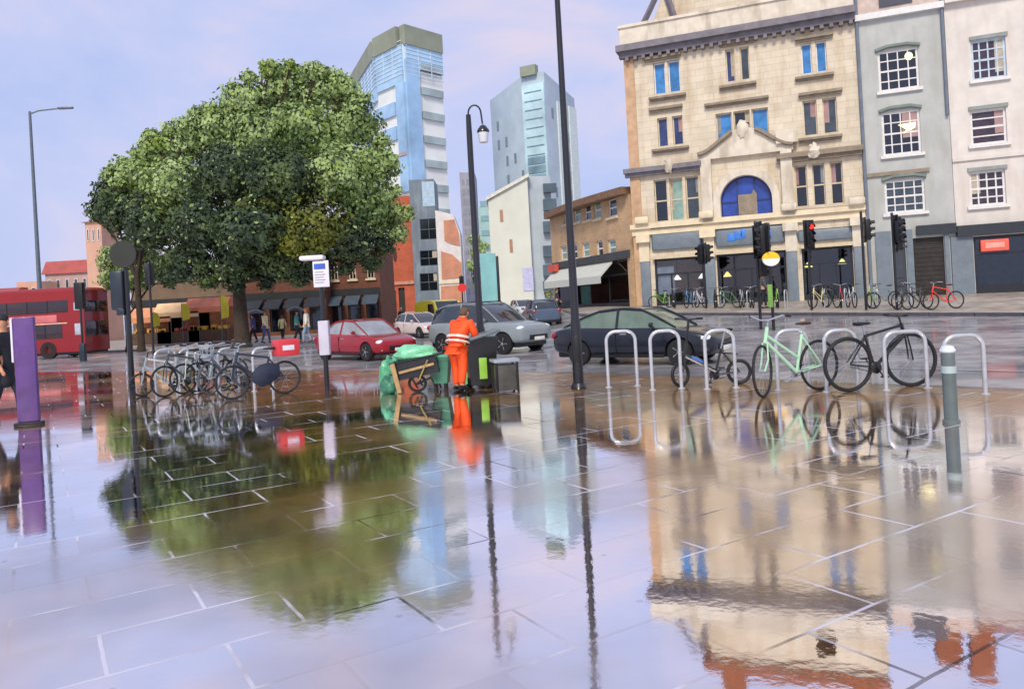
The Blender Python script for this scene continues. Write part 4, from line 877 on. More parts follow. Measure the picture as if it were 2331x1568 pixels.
def signal(x, y, ytop, label, heads, grp='traffic signals round the junction', r=.055, rz=0, name='traffic_signal'):
    t, p = put(x, y, name, label, 'traffic light', grp, rz, drop=0); xt = x-(y-ytop)*.056; h = col_h(p, xt, ytop)
    m = MB(); m.tube([(0, 0, -.13), (0, 0, h)], r, 10); m.lathe([(r*1.2, 0), (r*.9, .06), (.001, .09)], 10, 0, Matrix.Translation((0, 0, h))); m.build('pole', BLACKP, t)
    for hd in heads: signal_head(t, h-hd[0], hd[1], *hd[2:])
    return t, p, h
signal(1608, 702, 545, 'traffic signal seen side on before the left shopfront of the cream building', [(.75, R(90), .95), (.8, R(-60), .9)])
signal(1732, 742, 508, 'traffic signal with a cluster of black heads just left of the yellow beacon', [(.55, R(100), 1.0), (.7, R(20), 1.0), (1.55, R(75), .8)])
t, p, h = signal(1761, 744, 512, 'black traffic signal pole carrying the yellow and white beacon sign', [(.5, R(-90), .95)])
m = MB(); zc_ = at(1750, 590, p.y).z-p.z; M = Matrix.Translation((-.02, -.16, zc_))
for nm, a0, a1, mm in (('beacon_top', 0, math.pi, mat('beacon_yellow', '#e0a81f', .4, emit='#e8b020', estr=.3)), ('beacon_bottom', math.pi, 2*math.pi, mat('beacon_white', '#e9e6de', .4))):
    q = MB(); q.prism([(.3*math.cos(a0+(a1-a0)*i/16), .25*math.sin(a0+(a1-a0)*i/16)) for i in range(17)], -.05, .05, 0, M, 'y'); q.build(nm, mm, t)
m = MB(); m.rbox(-.17, .0, -.1, -.06, .7, 1.5, .01, 0, None); m.build('lime_notice', mat('lime_panel', '#6f9a44', .5), t)
signal(1848, 706, 512, 'traffic signal showing a red light before the right hand shopfront', [(.45, R(8), 1.1, .2, 0)])
signal(1972, 706, 484, 'thin black traffic signal pole in front of the corner of the grey house', [(.75, R(80), .9)])
signal(2042, 704, 488, 'traffic signal with hooded black heads before the grey house door', [(.6, R(95), .95), (.75, R(35), .9), (1.2, R(75), .7)])
signal(1056, 740, 628, 'distant black signal head above a red disc by the curved lamp', [(.5, R(180), .8)], r=.05)
g_ = ground(1054, 740); m = MB(); M = Matrix.Translation((0, -.12, at(1053, 655, g_.y).z-g_.z)); 
rs = thing('red_disc_sign', 'red round road sign on the thin pole left of the curved lamp', 'road sign', (g_.x+.12, g_.y-.08, 0)); m.lathe([(.0, -.02), (.36, -.02), (.36, .02), (0, .02)], 20, 0, M, 'y'); m.build('disc', mat('sign_red_bright', '#e0322c', .4), rs); m = MB(); m.tube([(0, 0, -.1), (0, 0, M.translation.z+.3)], .03, 8); m.build('pole', GREYP, rs)
# left poles
t, p = put(302, 900, 'signal_pole', 'tall dark pole with a dark round disc and a signal box, at the left bike rack', 'traffic light'); h = col_h(p, 281, 560)
m = MB(); m.tube([(0, 0, 0), (0, 0, .9), (0, 0, h)], [.07, .06, .055], 12); m.build('pole', BLACKP, t)
sb_ = mat('blue_black', '#1f2a36', .4)
z1_ = col_h(p, 285, 616); z0_ = col_h(p, 290, 705); m = MB(); m.rbox(-.33, -.04, -.12, .14, z0_, z1_, .05); m.rbox(-.22, -.04, -.1, .1, z0_-.12, z0_+.02, .02); m.build('signal_box', sb_, t)
m = MB(); z2 = col_h(p, 280, 580); m.lathe([(0, -.03), (.3, -.02), (.31, 0), (.3, .02), (0, .03)], 20, 0, Matrix.Translation((.0, -.08, z2)), 'y'); m.build('leaf_disc', mat('leaf_disc_dark', '#22261f', .5), t)  # added disc standing in for a dark leaf clump at the pole top
signal(350, 812, 600, 'small black signal on a thin pole between the big pole and the stalls', [(.5, R(200), .9)])
t, p = put(190, 822, 'signal_pole', 'black upright signal head on a pole in front of the bus', 'traffic light', drop=.12); h = col_h(p, 184, 643)
m = MB(); m.tube([(0, 0, 0), (0, 0, h-.4)], .055, 10); m.build('pole', BLACKP, t); m = MB(); m.rbox(-.22, .22, -.15, .15, h-1.35, h, .04); m.build('signal_head', SIGG, t)
m = MB(); m.rbox(-.14, .14, -.12, .12, 0, .9, .04); m.build('base_box', sb_, t)
t, p = put(156, 806, 'signal_pole', 'slimmer brown signal pole in front of the bus windows', 'traffic light', drop=.12); h = col_h(p, 148, 665)
m = MB(); m.tube([(0, 0, 0), (0, 0, h-.4)], .05, 10); m.build('pole', BLACKP, t); m = MB(); m.rbox(-.2, .16, -.13, .13, h-1.0, h, .04); m.build('signal_head', mat('brown_head', '#3a1f22', .5), t)
# parking sign
t, p = put(745, 885, 'sign_post', 'dark post with a white notice and flat lamp, left of the red car', 'sign post'); h = col_h(p, 727, 592)
m = MB(); m.tube([(0, 0, 0), (0, 0, h)], [.055, .045], 12); m.build('post', BLACKP, t)
WN = mat('notice_white', '#d8d6e0', .45, var=.06); 
m = MB(); m.rbox(-.15, .19, -.075, -.048, h-.58, h-.02, .012); nb_ = m.build('notice', WN, t)
m = MB(); m.box(-.12, .12, -.079, -.0755, h-.2, h-.08); m.build('notice_heading', mat('heading_blue', '#3558b8', .5), nb_)
m = MB(); 
for k in range(5): m.box(-.11, .08+.03*(k % 2), -.078, -.0755, h-.27-.055*k, h-.25-.055*k)
m.build('notice_text', mat('text_grey', '#8f8d99', .6), nb_)
m = MB(); m.rbox(-.42, .1, -.14, .14, h-.0, h+.1, .04); m.build('flat_lamp', WN, t)
m = MB(); z1_, z0_ = col_h(p, 735, 730), col_h(p, 738, 808); m.rbox(-.11, .11, -.08, .08, z0_, z1_, .02); m.build('pay_box', mat('pay_grey', '#b9b6c6', .4), t)
# bollards
t, p = put(2166, 962, 'bollard', 'grey green bollard with a white sloping cap, in front of the last hoop stand', 'bollard'); h = col_h(p, 2148, 792)
m = MB(); m.lathe([(.072, 0), (.072, h-.08), (.069, h-.05)], 16); m.lathe([(.09, 0), (.09, .03), (.08, .04)], 16); m.build('shaft', mat('bollard_green', '#5a6664', .35, var=.2, coat=.3), t)
m = MB(); m.lathe([(.074, h-.05), (.085, h-.03), (.06, h+.02), (.001, h+.035)], 16); m.build('cap', mat('cap_white', '#c9d2d6', .4), t)
m = MB(); m.lathe([(.080, h-.28), (.080, h-.2)], 16); m.build('reflector_band', mat('band_pale', '#9fb0ae', .3), t)
# purple totem at the left edge
t, p = put(66, 968, 'totem', 'tall slim purple totem panel with a white edge strip, beside the dark coated person', 'advertising totem', rz=R(14)); h = col_h(p, 52, 722)
PURP = mat('totem_purple', '#563677', .4, var=.35, scale=2.5, coat=.2, stain='#7d4f86'); m = MB(); m.rbox(-.15, .17, -.06, .06, .06, h, .02); m.build('panel', PURP, t)
m = MB(); m.rbox(-.185, -.151, -.065, .065, h-.75, h-.02, .01); m.build('edge_strip', WN, t); m = MB(); m.rbox(-.2, .22, -.1, .1, 0, .06, .015); m.build('base_plate', SIGG, t)

# ------------------------------------------------------------------ hoop stands
STEEL = mat('stainless', '#c6cacd', .25, metal=.45, var=.12, scale=8)
def hoop(p, rz, w=.62, h=.86, grp='hoop stands of the right bike rack', label=''):
    t = thing('hoop_stand', label, 'bike stand', (p.x, p.y, 0), rz, grp); r = .17; pts = [(-w/2, 0, 0), (-w/2, 0, h-r)]
    pts += [(-w/2+r-r*math.cos(a), 0, h-r+r*math.sin(a)) for a in [math.pi/2*i/5 for i in range(1, 6)]]
    pts += [(w/2-r+r*math.sin(a), 0, h-r+r*math.cos(a)) for a in [math.pi/2*i/5 for i in range(6)]]+[(w/2, 0, 0)]
    m = MB(); m.tube(pts, .03, 10); m.build('hoop', STEEL, t)
    for s in (-1, 1): m = MB(); m.lathe([(.06, 0), (.06, .012), (.03, .018)], 14, 0, Matrix.Translation((s*w/2, 0, 0))); m.build('foot_plate', STEEL, t)
    return t
def hoop_px(x0, x1, yb, yt, label, rz=0, grp='hoop stands of the right bike rack', wk=1):
    p = ground((x0+x1)/2+(yb-yt)*.028, yb); w = (x1-x0)*p.y/FPX/max(.25, math.cos(rz)); h = col_h(p, (x0+x1)/2-(yb-yt)*.028, yt); return hoop(p, rz, w, h, grp, label)
hoop_px(1382, 1448, 880, 754, 'hoop stand in front of the dark saloon door, leftmost of the right rack')
hoop_px(1482, 1548, 886, 753, 'hoop stand behind the front wheel of the small folding bike')
hoop_px(1606, 1672, 884, 752, 'hoop stand behind the saddle of the small folding bike')
hoop_px(1768, 1838, 886, 752, 'hoop stand behind the mint green bike')
hoop_px(1878, 1950, 890, 752, 'hoop stand between the brown saddle and the black bike')
hoop_px(2014, 2108, 886, 755, 'hoop stand behind the front wheel of the black bike')
hoop_px(2150, 2240, 900, 764, 'hoop stand at the right end of its rack, with no bike on it')
for i, (x, lb_) in enumerate([(378, 'leftmost hoop stand of the left bike rack'), (432, 'second hoop stand from the left in the left bike rack'), (468, 'third hoop stand from the left in the left bike rack'), (520, 'hoop stand behind the wheel with the pale basket, left bike rack'), (598, 'pinkish white hoop stand beside the red box bike')]):
    hoop_px(x-14, x+14, 893-i*1.5, 796-i, lb_, R(58), 'hoop stands of the left bike rack')

# ------------------------------------------------------------------ bicycles
RUB = mat('tyre_rubber', '#16171a', .6, var=.3, scale=10); SPOKE = mat('spoke_grey', '#8c9196', .65, var=.1); CHR = mat('chrome', '#c2c6ca', .2, metal=.8, var=.1)
def bike(name, label, loc, rz, col, R_=.34, wb=1.05, fh=.55, style='city', seat='#1b1b1e', grp=None, tyre=.024, lean=0, steer=0., bar='city', lod=False, guard=None, tire_m=None, spokes=18):
    fm = mat('bike_'+col.strip('#'), col, .4, var=.1, coat=.25) if isinstance(col, str) else col
    t = thing(name, label, 'bicycle', loc, rz, grp); t.rotation_euler = (lean, 0, rz)
    hd = Vector((wb-.13-.0, 0, R_+.56*fh/.55)); hb = Vector((wb-.09, 0, R_+.40*fh/.55)); bbk = Vector((.43*wb/1.05, 0, R_*.82)); st = Vector((.30*wb/1.05, 0, R_+.45*fh/.55)); ra = Vector((0, 0, R_)); fa = Vector((wb, 0, R_))
    n = 8 if not lod else 5; m = MB(); r = .022 if not lod else .022
    if style == 'step':
        m.tube([hb, bbk], r*1.2, n); m.tube([hb+Vector((-.01, 0, .09)), bbk.lerp(st, .38)], r, n)
    elif style == 'fold': m.tube([hb+Vector((-.01, 0, -.05)), bbk.lerp(st, .15)], r*1.7, n)
    else: m.tube([hb, bbk], r*1.2, n); m.tube([hd, st+Vector((0, 0, -.02))], r, n)
    m.tube([bbk, st], r, n); m.tube([hb+Vector((.012, 0, -.03)), hd+Vector((-.005, 0, .03))], r*1.25, n)
    for s in (-1, 1):
        m.tube([bbk+Vector((0, s*.03, 0)), ra+Vector((0, s*.055, 0))], r*.6, n); m.tube([st+Vector((0, s*.02, -.04)), ra+Vector((0, s*.055, 0))], r*.55, n)
    m.build('frame', fm, t)
    def wheel(c, ang):
        M = Matrix.Translation(c) @ Matrix.Rotation(ang, 4, 'Z'); k = 28 if not lod else 16
        circ = lambda rad: [M @ Vector((rad*math.cos(2*math.pi*i/k), 0, rad*math.sin(2*math.pi*i/k))) for i in range(k)]
        q = MB(); q.tube(circ(R_-tyre), .013, 6 if not lod else 4, closed=True); q.tube([M @ Vector((0, -.05, 0)), M @ Vector((0, .05, 0))], .02, 8)
        for i in range(spokes if not lod else 6):
            a = 2*math.pi*i/(spokes if not lod else 6); q.tube([M @ Vector((0, .025*(-1)**i, 0)), M @ Vector(((R_-tyre)*math.cos(a), 0, (R_-tyre)*math.sin(a)))], .0022 if not lod else .004, 3, 1, cap=False)
        w = q.build('wheel', [CHR, SPOKE], t); q = MB(); q.tube(circ(R_-tyre*.9), tyre, 8 if not lod else 5, closed=True); q.build('tyre', tire_m or RUB, w)
        if guard and not lod:
            q = MB(); q.tube([M @ Vector(((R_+.02)*math.cos(a), 0, (R_+.02)*math.sin(a))) for a in [R(20)+R(150)*i/12 for i in range(13)]], .018, 5); q.build('mudguard', guard, w)
    wheel(ra, 0); wheel(fa, steer)
    ax = (hd-hb).normalized(); Ms = Matrix.Translation(hb) @ Matrix.Rotation(steer, 4, 'Z') @ Matrix.Translation(-hb)
    q = MB(); cr = hb+Vector((.03, 0, -.02)); fa2 = fa
    for s in (-1, 1): q.tube([Ms @ (cr+Vector((0, s*.035, 0))), Ms @ (cr.lerp(fa, .6)+Vector((.0, s*.05, 0))), fa+Vector((0, s*.05, 0))], .013, 6)
    q.build('fork', fm, t)
    top = hd+ax*.14 if bar != 'fold' else hd+Vector((-.06, 0, .42)); q = MB(); q.tube([hd, top], .015 if bar != 'fold' else .022, 8)
    if bar == 'city': q.tube([Ms @ (top+Vector(v)) for v in ((-.18, -.30, .04), (-.02, -.24, .06), (.06, -.06, 0), (.06, .06, 0), (-.02, .24, .06), (-.18, .30, .04))], .012, 7)
    elif bar == 'drop': q.tube([Ms @ (top+Vector(v)) for v in ((.05, -.22, -.12), (.14, -.22, -.04), (.1, -.22, .03), (.02, -.18, .03), (.02, .18, .03), (.1, .22, .03), (.14, .22, -.04), (.05, .22, -.12))], .013, 7)
    else: q.tube([Ms @ (top+Vector(v)) for v in ((-.04, -.30, .02), (.0, 0, 0), (-.04, .30, .02))], .014, 7)
    hbq = q.build('handlebar', CHR if bar == 'city' else IRON, t)
    if not lod:
        for s in (-1, 1):
            q = MB(); e0 = {'city': ((-.19, s*.30, .04), (-.06, s*.27, .055)), 'drop': ((.04, s*.22, -.12), (.10, s*.22, -.08)), }.get(bar, ((-.045, s*.32, .02), (-.03, s*.2, .016)))
            q.tube([Ms @ (top+Vector(v)) for v in e0], .018, 8); q.build('grip', RUB, hbq)
    sp = st+(st-bbk).normalized()*(.14 if style != 'fold' else .3)
    q = MB(); q.tube([st, sp], .013, 6); q.build('seat_post', CHR if not lod else fm, t)
    q = MB(); q.loft([[(sp.x+x, w*math.cos(a), sp.z+.03+hh*math.sin(a)) for a in [2*math.pi*i/8 for i in range(8)]] for x, w, hh in ((-.13, .05, .022), (-.10, .075, .03), (-.02, .06, .028), (.08, .022, .02), (.14, .014, .014))]); q.build('saddle', mat('saddle_'+seat.strip('#'), seat, .5), t)
    if not lod:
        q = MB(); q.lathe([(.085, -.004), (.09, 0), (.085, .004)], 20, 0, Matrix.Translation(bbk+Vector((0, -.05, 0))), 'y'); q.tube([bbk+Vector((0, -.07, 0)), bbk+Vector((.09, -.07, -.13))], .011, 6); q.tube([bbk+Vector((0, .07, 0)), bbk+Vector((-.09, .07, .13))], .011, 6); q.tube([bbk+Vector((0, -.07, 0)), bbk+Vector((0, .07, 0))], .014, 6)
        q.rbox(bbk.x+.04, bbk.x+.14, -.15, -.07, bbk.z-.15, bbk.z-.125, .006); q.rbox(bbk.x-.14, bbk.x-.04, .07, .15, bbk.z+.12, bbk.z+.145, .006); q.build('crank', IRON if style != 'step' else CHR, t)
        q = MB(); q.tube([bbk+Vector((0, -.052, .085)), ra+Vector((0, -.052, .035))], .005, 4); q.tube([bbk+Vector((0, -.052, -.085)), ra+Vector((0, -.052, -.035))], .005, 4); q.build('chain', IRON, t)
    return t
def bike_px(xr, yr, xf, yf, **k):
    a = ground(xr, yr); b = ground(xf, yf); d = (b-a); rz = math.atan2(d.y, d.x); L_ = d.length
    return a, rz, L_
# folding bike: front wheel at the left towards the viewer
a = ground(1700, 882); b = ground(1541, 870); d = b-a
bike('folding_bike', 'small wheeled black folding bike with a blue main tube, left of the mint bike', (ground(1684, 874).x, ground(1684, 874).y, 0), math.pi-R(2), '#24262a', R_=.215, wb=1.0, fh=.5, style='fold', bar='fold', tyre=.03, steer=R(35), grp='parked bikes of the right rack', spokes=14)
fb = [o for o in bpy.data.objects if o.name == 'folding_bike'][0]; wb_ = 1.0
q = MB(); q.tube([(.62, -.0, .40), (.80, -.0, .50)], .038, 8); q.build('blue_tube', mat('tube_blue', '#3d68b0', .5), fb)
q = MB(); q.tube([(.02, 0, .52), (.36, 0, .56)], .012, 6); q.tube([(.02, .06, .52), (.3, .06, .56)], .008, 6); q.build('rear_rack', IRON, fb)
p1 = ground(1868, 888); 
bike('city_bike', 'mint green step through bike with a brown saddle', (p1.x, p1.y, 0), math.pi+R(24), '#a9d6b4', R_=.39, wb=1.12, fh=.6, style='step', seat='#4a2c20', steer=R(28), grp='parked bikes of the right rack', bar='city', guard=None, lean=0, tyre=.022)
p1 = ground(1934, 892)
bike('road_bike', 'black sports bike with its front wheel inside the hoop, right of the mint bike', (p1.x, p1.y, 0), R(11), '#1c1d20', R_=.41, wb=1.06, fh=.52, style='city', seat='#141416', steer=R(-8), grp='parked bikes of the right rack', bar='flat', tyre=.03)
# left rack bikes
def lb(x, y, rz, col, label, **k):
    p = ground(x, y); return bike('parked_bike', label, (p.x, p.y, 0), rz, col, grp='parked bikes of the left rack', **k)
lb(440, 893, R(196), '#8f9aa2', 'pale grey small wheeled bike at the left end of the left rack', R_=.26, bar='flat', steer=R(25), spokes=10)
lb(470, 890, R(240), '#3d4a4c', 'dark green grey bike wedged between the left rack hoops', spokes=10)
lb(515, 884, R(235), '#b9c4c0', 'pale silver bike third from the left in the left rack', spokes=10)
lb(540, 880, R(238), '#26323c', 'navy bike in the left rack behind the pale basket', spokes=10)
bk = lb(560, 884, R(246), '#6f7e86', 'bike with a pale front basket and white spoked wheel in the left rack', spokes=16, tire_m=mat('tyre_grey', '#4b5052', .6))
q = MB()
for k in range(8):
    a_ = 2*math.pi*k/8; q.tube([(1.1+.13*math.cos(a_), .17*math.sin(a_), 1.05), (1.1+.09*math.cos(a_), .11*math.sin(a_), .8)], .008, 4)
q.tube([(1.1+.13*math.cos(a_), .17*math.sin(a_), 1.05) for a_ in [2*math.pi*k/16 for k in range(16)]], .015, 5, closed=True); q.tube([(1.1+.1*math.cos(a_), .13*math.sin(a_), .85) for a_ in [2*math.pi*k/16 for k in range(16)]], .01, 5, closed=True); q.rbox(1.0, 1.2, -.1, .1, .8, .83, .01)
q.build('basket', mat('basket_grey', '#8f9da4', .5), bk)
bk = lb(650, 896, R(215), '#20283a', 'navy delivery bike carrying a red box, at the right end of the left rack', spokes=10)
q = MB(); q.rbox(-.28, .18, -.22, .22, .78, 1.12, .03); rb = q.build('delivery_box', mat('box_red', '#c9343a', .4, var=.08, coat=.2), bk)
q = MB(); q.rbox(-.16, .08, .222, .226, .9, 1.0, .001); q.rbox(-.282, -.286, -.12, .12, .9, 1.0, .001); q.build('box_badge', WN, rb)
q = MB(); q.loft([[(x, w*math.cos(a), z+hh*math.sin(a)) for a in [2*math.pi*i/8 for i in range(8)]] for x, z, w, hh in ((.1, .5, .04, .12), (.3, .45, .12, .22), (.5, .42, .13, .22), (.65, .4, .05, .1))]); q.build('pannier', mat('navy_cloth', '#232c40', .8), bk)
# the long row in front of the shops
FARB = [('#7fb84a', 'lime green'), ('#3a4450', 'slate blue'), ('#5f97c4', 'sky blue'), ('#c9ccd0', 'silver'), ('#222428', 'black'), ('#4f7a4a', 'dark green'), ('#a9b2b8', 'pale grey'), ('#2a2d33', 'charcoal'), ('#8fc24a', 'bright lime'), ('#e6dca6', 'cream yellow'), ('#3d4a44', 'moss'), ('#c4484e', 'rose red'), ('#d6d8d8', 'white'), ('#94c253', 'yellow green'), ('#7f8a90', 'steel'), ('#5c6266', 'dull grey'), ('#4a4d50', 'graphite'), ('#e2402c', 'vivid red')]
fx = [1508, 1535, 1572, 1596, 1630, 1660, 1690, 1712, 1770, 1868, 1893, 1915, 1938, 1988, 2015, 2062, 2090, 2150]
ang = [R(v) for v in (200, 262, 235, 100, 250, 130, 245, 80, 255, 212, 95, 248, 262, 230, 190, 25, 200, 184)]
nb_ = ['at the left end of the far row', 'second from the left in the far row', 'before the left shopfront', 'right of the sky blue one in the far row', 'beside the left traffic signal, far row', 'left of the middle shopfront, far row', 'before the middle shopfront, far row', 'just left of the beacon pole, far row', 'behind the beacon pole', 'right of the red light signal, far row', 'in the far row beside the cream yellow one', 'before the right shopfront, far row', 'next to the rose red one in the far row', 'at the foot of the thin signal pole', 'before the grey house pilasters', 'in front of the grey house door', 'between the graphite one and the grey door, far row', 'at the right end of the far row']
nb_[15] = 'before the slate door of the grey house'; nb_[16] = 'left of the vivid red one'
protos = {}
for i, x in enumerate(fx):
    colr, nm = FARB[i]; p = ground(x, 701 if i < 15 else 704); ppos = (p.x+.5*math.cos(ang[i]+math.pi), p.y+.5*math.sin(ang[i]+math.pi), p.z)
    bike('far_bike', '%s bike %s' % (nm, nb_[i]), ppos, ang[i], colr, R_=.36, lod=True, grp='bikes parked along the far shops', style='step' if i % 3 == 0 else 'city', tyre=.03, bar='city' if i % 2 else 'flat')
for i, x in enumerate((1520, 1585, 1645, 1705, 1790, 1880, 1926, 2000, 2075)):
    p = ground(x, 699); hoop(p, R(60), .7, .85, 'far hoop stands', '').location = (p.x, p.y, p.z)
for i, o in enumerate([o for o in bpy.data.objects if o.get('group') == 'far hoop stands']): o['label'] = 'steel hoop stand among the bikes before the shops'
# ------------------------------------------------------------------ vehicles
def carpaint(name, col, rough=.22, var=.06): return mat(name, col, rough, var=var, scale=2, coat=.45, spec=.45)
CGLASS = mat('car_glass', '#2a3238', .05, var=.3, scale=2, spec=1.0); CTYRE = mat('car_tyre', '#121214', .7, var=.3, scale=8); TRIMB = mat('black_trim', '#0d0e10', .4)
HL = mat('headlight', '#dfe3ea', .1, spec=1.0, coat=1); TL = mat('taillight', '#8e1218', .2, coat=1); ALLOY = mat('alloy', '#a6abb0', .3, metal=.6); PLATE = mat('plate_white', '#d9d9cf', .5)
def solve(m, mods, name, material):
    """evaluate modifiers on a temporary object and return the finished mesh"""
    o = bpy.data.objects.new(name, m); COL.objects.link(o)
    for fn in mods: fn(o)
    dg = bpy.context.evaluated_depsgraph_get(); dg.update(); me = bpy.data.meshes.new_from_object(o.evaluated_get(dg)); bpy.data.objects.remove(o)
    return me
def ringsec(x, zb, zt, hw, top=.84):
    h = zt-zb; half = [(0, zb), (hw*.8, zb), (hw*.97, zb+h*.12), (hw, zb+h*.4), (hw*.985, zb+h*.72), (hw*.95, zt-.03), (hw*top, zt), (0, zt+.012)]
    return [(x, y, z) for y, z in half]+[(x, -y, z) for y, z in half[-2:0:-1]]
def car(name, label, loc, rz, paint, secs, gh, wheels, roof, glass=CGLASS, wr=.32, hls=None, tls=None, grille=None, grp='cars on the junction', wtrim=None, gtop=.76, rails=False):
    t = thing(name, label, 'car', loc, rz, grp)
    m = MB(); m.loft([ringsec(*s) for s in secs]); me = m.mesh('body', paint); cut = []
    hwm = max(s[3] for s in secs)
    def mods(o):
        sb = o.modifiers.new('s', 'SUBSURF'); sb.levels = 2; sb.render_levels = 2
        for wx in wheels:
            q = MB(); q.lathe([(wr*1.14, -hwm-.3), (wr*1.14, hwm+.3)], 24, 0, Matrix.Translation((wx, 0, wr)), 'y'); c = q.build('cut', TRIMB); cut.append(c)
            b = o.modifiers.new('b', 'BOOLEAN'); b.operation = 'DIFFERENCE'; b.object = c; b.solver = 'EXACT'
    me2 = solve(me, [mods], 'tmp', paint)
    for c in cut: bpy.data.objects.remove(c)
    me2.materials.clear(); me2.materials.append(paint); me2.polygons.foreach_set('use_smooth', [True]*len(me2.polygons)); me2.polygons.foreach_set('material_index', [0]*len(me2.polygons)); me2.set_sharp_from_angle(angle=R(45))
    o = bpy.data.objects.new('body', me2); COL.objects.link(o); o.parent = t
    q = MB(); q.rbox(secs[1][0]+.1, secs[-2][0]-.1, -hwm*.8, hwm*.8, wr*.62, wr*1.6, .05); q.build('underbody', TRIMB, t)
    # glasshouse: stations (x, zbase, ztop, hwbase, hwtop)
    rr = []
    for x, z0, z1, w0, w1 in gh:
        rr.append([(x, w0, z0), (x, w0*.4+w1*.6, z0*.4+z1*.6), (x, w1, z1-.02), (x, w1*.8, z1), (x, -w1*.8, z1), (x, -w1, z1-.02), (x, -(w0*.4+w1*.6), z0*.4+z1*.6), (x, -w0, z0)])
    q = MB(); q.loft(rr); q.build('windows', glass, t)
    # roof skin and pillars in body colour
    r0, r1 = roof; q = MB(); rr2 = []
    for x, z0, z1, w0, w1 in gh:
        if r0-.01 <= x <= r1+.01: rr2.append([(x, w1+.015, z1-.05), (x, w1+.012, z1), (x, w1*.75, z1+.018), (x, -w1*.75, z1+.018), (x, -w1-.012, z1), (x, -w1-.015, z1-.05), (x, 0, z1-.06)])
    q.loft(rr2); q.build('roof', roofm if (roofm := paint) else paint, t)
    st = {round(s[0], 2): s for s in gh}; G = sorted(st.values())
    def side(x, k, s):   # point on glass surface
        x = max(G[0][0]+1e-4, min(G[-1][0]-1e-4, x))
        for a, b in zip(G, G[1:]):
            if a[0] <= x <= b[0]:
                u = (x-a[0])/(b[0]-a[0]+1e-6); z0, z1, w0, w1 = [a[i]+(b[i]-a[i])*u for i in (1, 2, 3, 4)]; return Vector((x, s*((w0+(w1-w0)*k)+.008), z0+(z1-z0)*k))
    q = MB()
    for s in (-1, 1):
        q.tube([side(x, 1, s) for x in [G[0][0]+(G[-1][0]-G[0][0])*i/14 for i in range(15)]], .028, 5)
        for xp in [(r0+r1)/2-.05]: q.tube([side(xp, 0, s), side(xp, 1, s)], .035, 5)
        q.tube([side(x, 0, s) for x in [G[0][0]+.05+(G[-1][0]-G[0][0]-.1)*i/14 for i in range(15)]], .016, 4)
    q.build('pillars', paint, t)
    for wx in wheels:
        for s in (-1, 1):
            M = Matrix.Translation((wx, s*(hwm-.11), wr)); q = MB(); q.lathe([(wr*.62, -.1), (wr*.93, -.1), (wr, -.06), (wr, .06), (wr*.93, .1), (wr*.62, .1)], 24, 0, M, 'y'); w = q.build('wheel', CTYRE, t)
            q = MB(); q.lathe([(wr*.63, .07*s), (wr*.56, .085*s), (wr*.56, .03*s), (.02, .03*s)], 20, 0, M, 'y')
            for k in range(5): a = 2*math.pi*k/5; q.tube([M @ Vector((.03*math.cos(a), .075*s, .03*math.sin(a))), M @ Vector((wr*.58*math.cos(a), .08*s, wr*.58*math.sin(a)))], .028, 5)
            q.lathe([(.05, .06*s), (.045, .1*s), (.001, .105*s)], 10, 0, M, 'y'); q.build('rim', wtrim or ALLOY, w)
    xf = secs[-2][0]; xr_ = secs[1][0]
    for s in (-1, 1):
        hx, hy, hz, a, b, c = hls or (xf-.08, hwm*.72, secs[-2][2]-.1, .16, .17, .085)
        q = MB(); q.blob(hx, s*hy, hz, a, b, c, 10); q.build('headlight', HL, t)
        hx, hy, hz, a, b, c = tls or (xr_+.02, hwm*.78, secs[1][2]-.15, .08, .14, .1)
        q = MB(); q.blob(hx, s*hy, hz, a, b, c, 10); q.build('taillight', TL, t)
        mx_ = [g for g in G if g[0] > r1][0][0] if [g for g in G if g[0] > r1] else r1; p_ = side(min(G[-1][0]-.35, r1+.35), .12, s)
        q = MB(); q.blob(p_.x, p_.y+s*.12, p_.z+.06, .06, .1, .065, 8); q.tube([p_, p_+Vector((0, s*.1, .03))], .02, 5); q.build('wing_mirror', paint, t)
    q = MB(); gx, gz0, gz1, gw = grille or (secs[-1][0]-.03, secs[-1][1]+.0, secs[-1][1]+.16, hwm*.5); q.rbox(gx-.12, gx+.03, -gw, gw, gz0, gz1, .02); 
    for k in range(3): q.box(gx+.03, gx+.04, -gw*.95, gw*.95, gz0+.03+k*(gz1-gz0-.04)/3, gz0+.045+k*(gz1-gz0-.04)/3)
    q.build('grille', TRIMB, t)
    q = MB(); q.rbox(secs[-1][0]+.0, secs[-1][0]+.03, -.26, .26, secs[-1][1]-.02, secs[-1][1]+.09, .004); q.build('number_plate', PLATE, t)
    xs_ = (r0+r1)/2-.05
    for s in (-1, 1):
        q = MB(); q.rbox(xs_+.12, xs_+.3, s*(hwm*.965)-.012, s*(hwm*.965)+.012, gh[1][1]-.16, gh[1][1]-.13, .005); q.build('door_handle', CHR, t)
        q = MB(); q.box(xs_-.006, xs_+.006, s*hwm*.985-.012, s*hwm*.985+.006, wr*.9, gh[1][1]-.06); q.build('door_seam', TRIMB, t)
        q = MB(); q.rbox(wheels[0]+wr*1.2, wheels[1]-wr*1.2, s*hwm*.97-.03, s*hwm*.97+.01, wr*.62, wr*.85, .02); q.build('side_sill', TRIMB, t)
    if rails:
        q = MB()
        for s in (-1, 1): w = [g for g in G if r0 <= g[0] <= r1]; q.tube([(r0, s*.5, w[0][2]+.03), (r0+.1, s*.52, w[0][2]+.08), (r1-.1, s*.52, w[-1][2]+.08), (r1, s*.5, w[-1][2]+.02)], .018, 6)
        q.build('roof_rail', TRIMB, t)
    return t
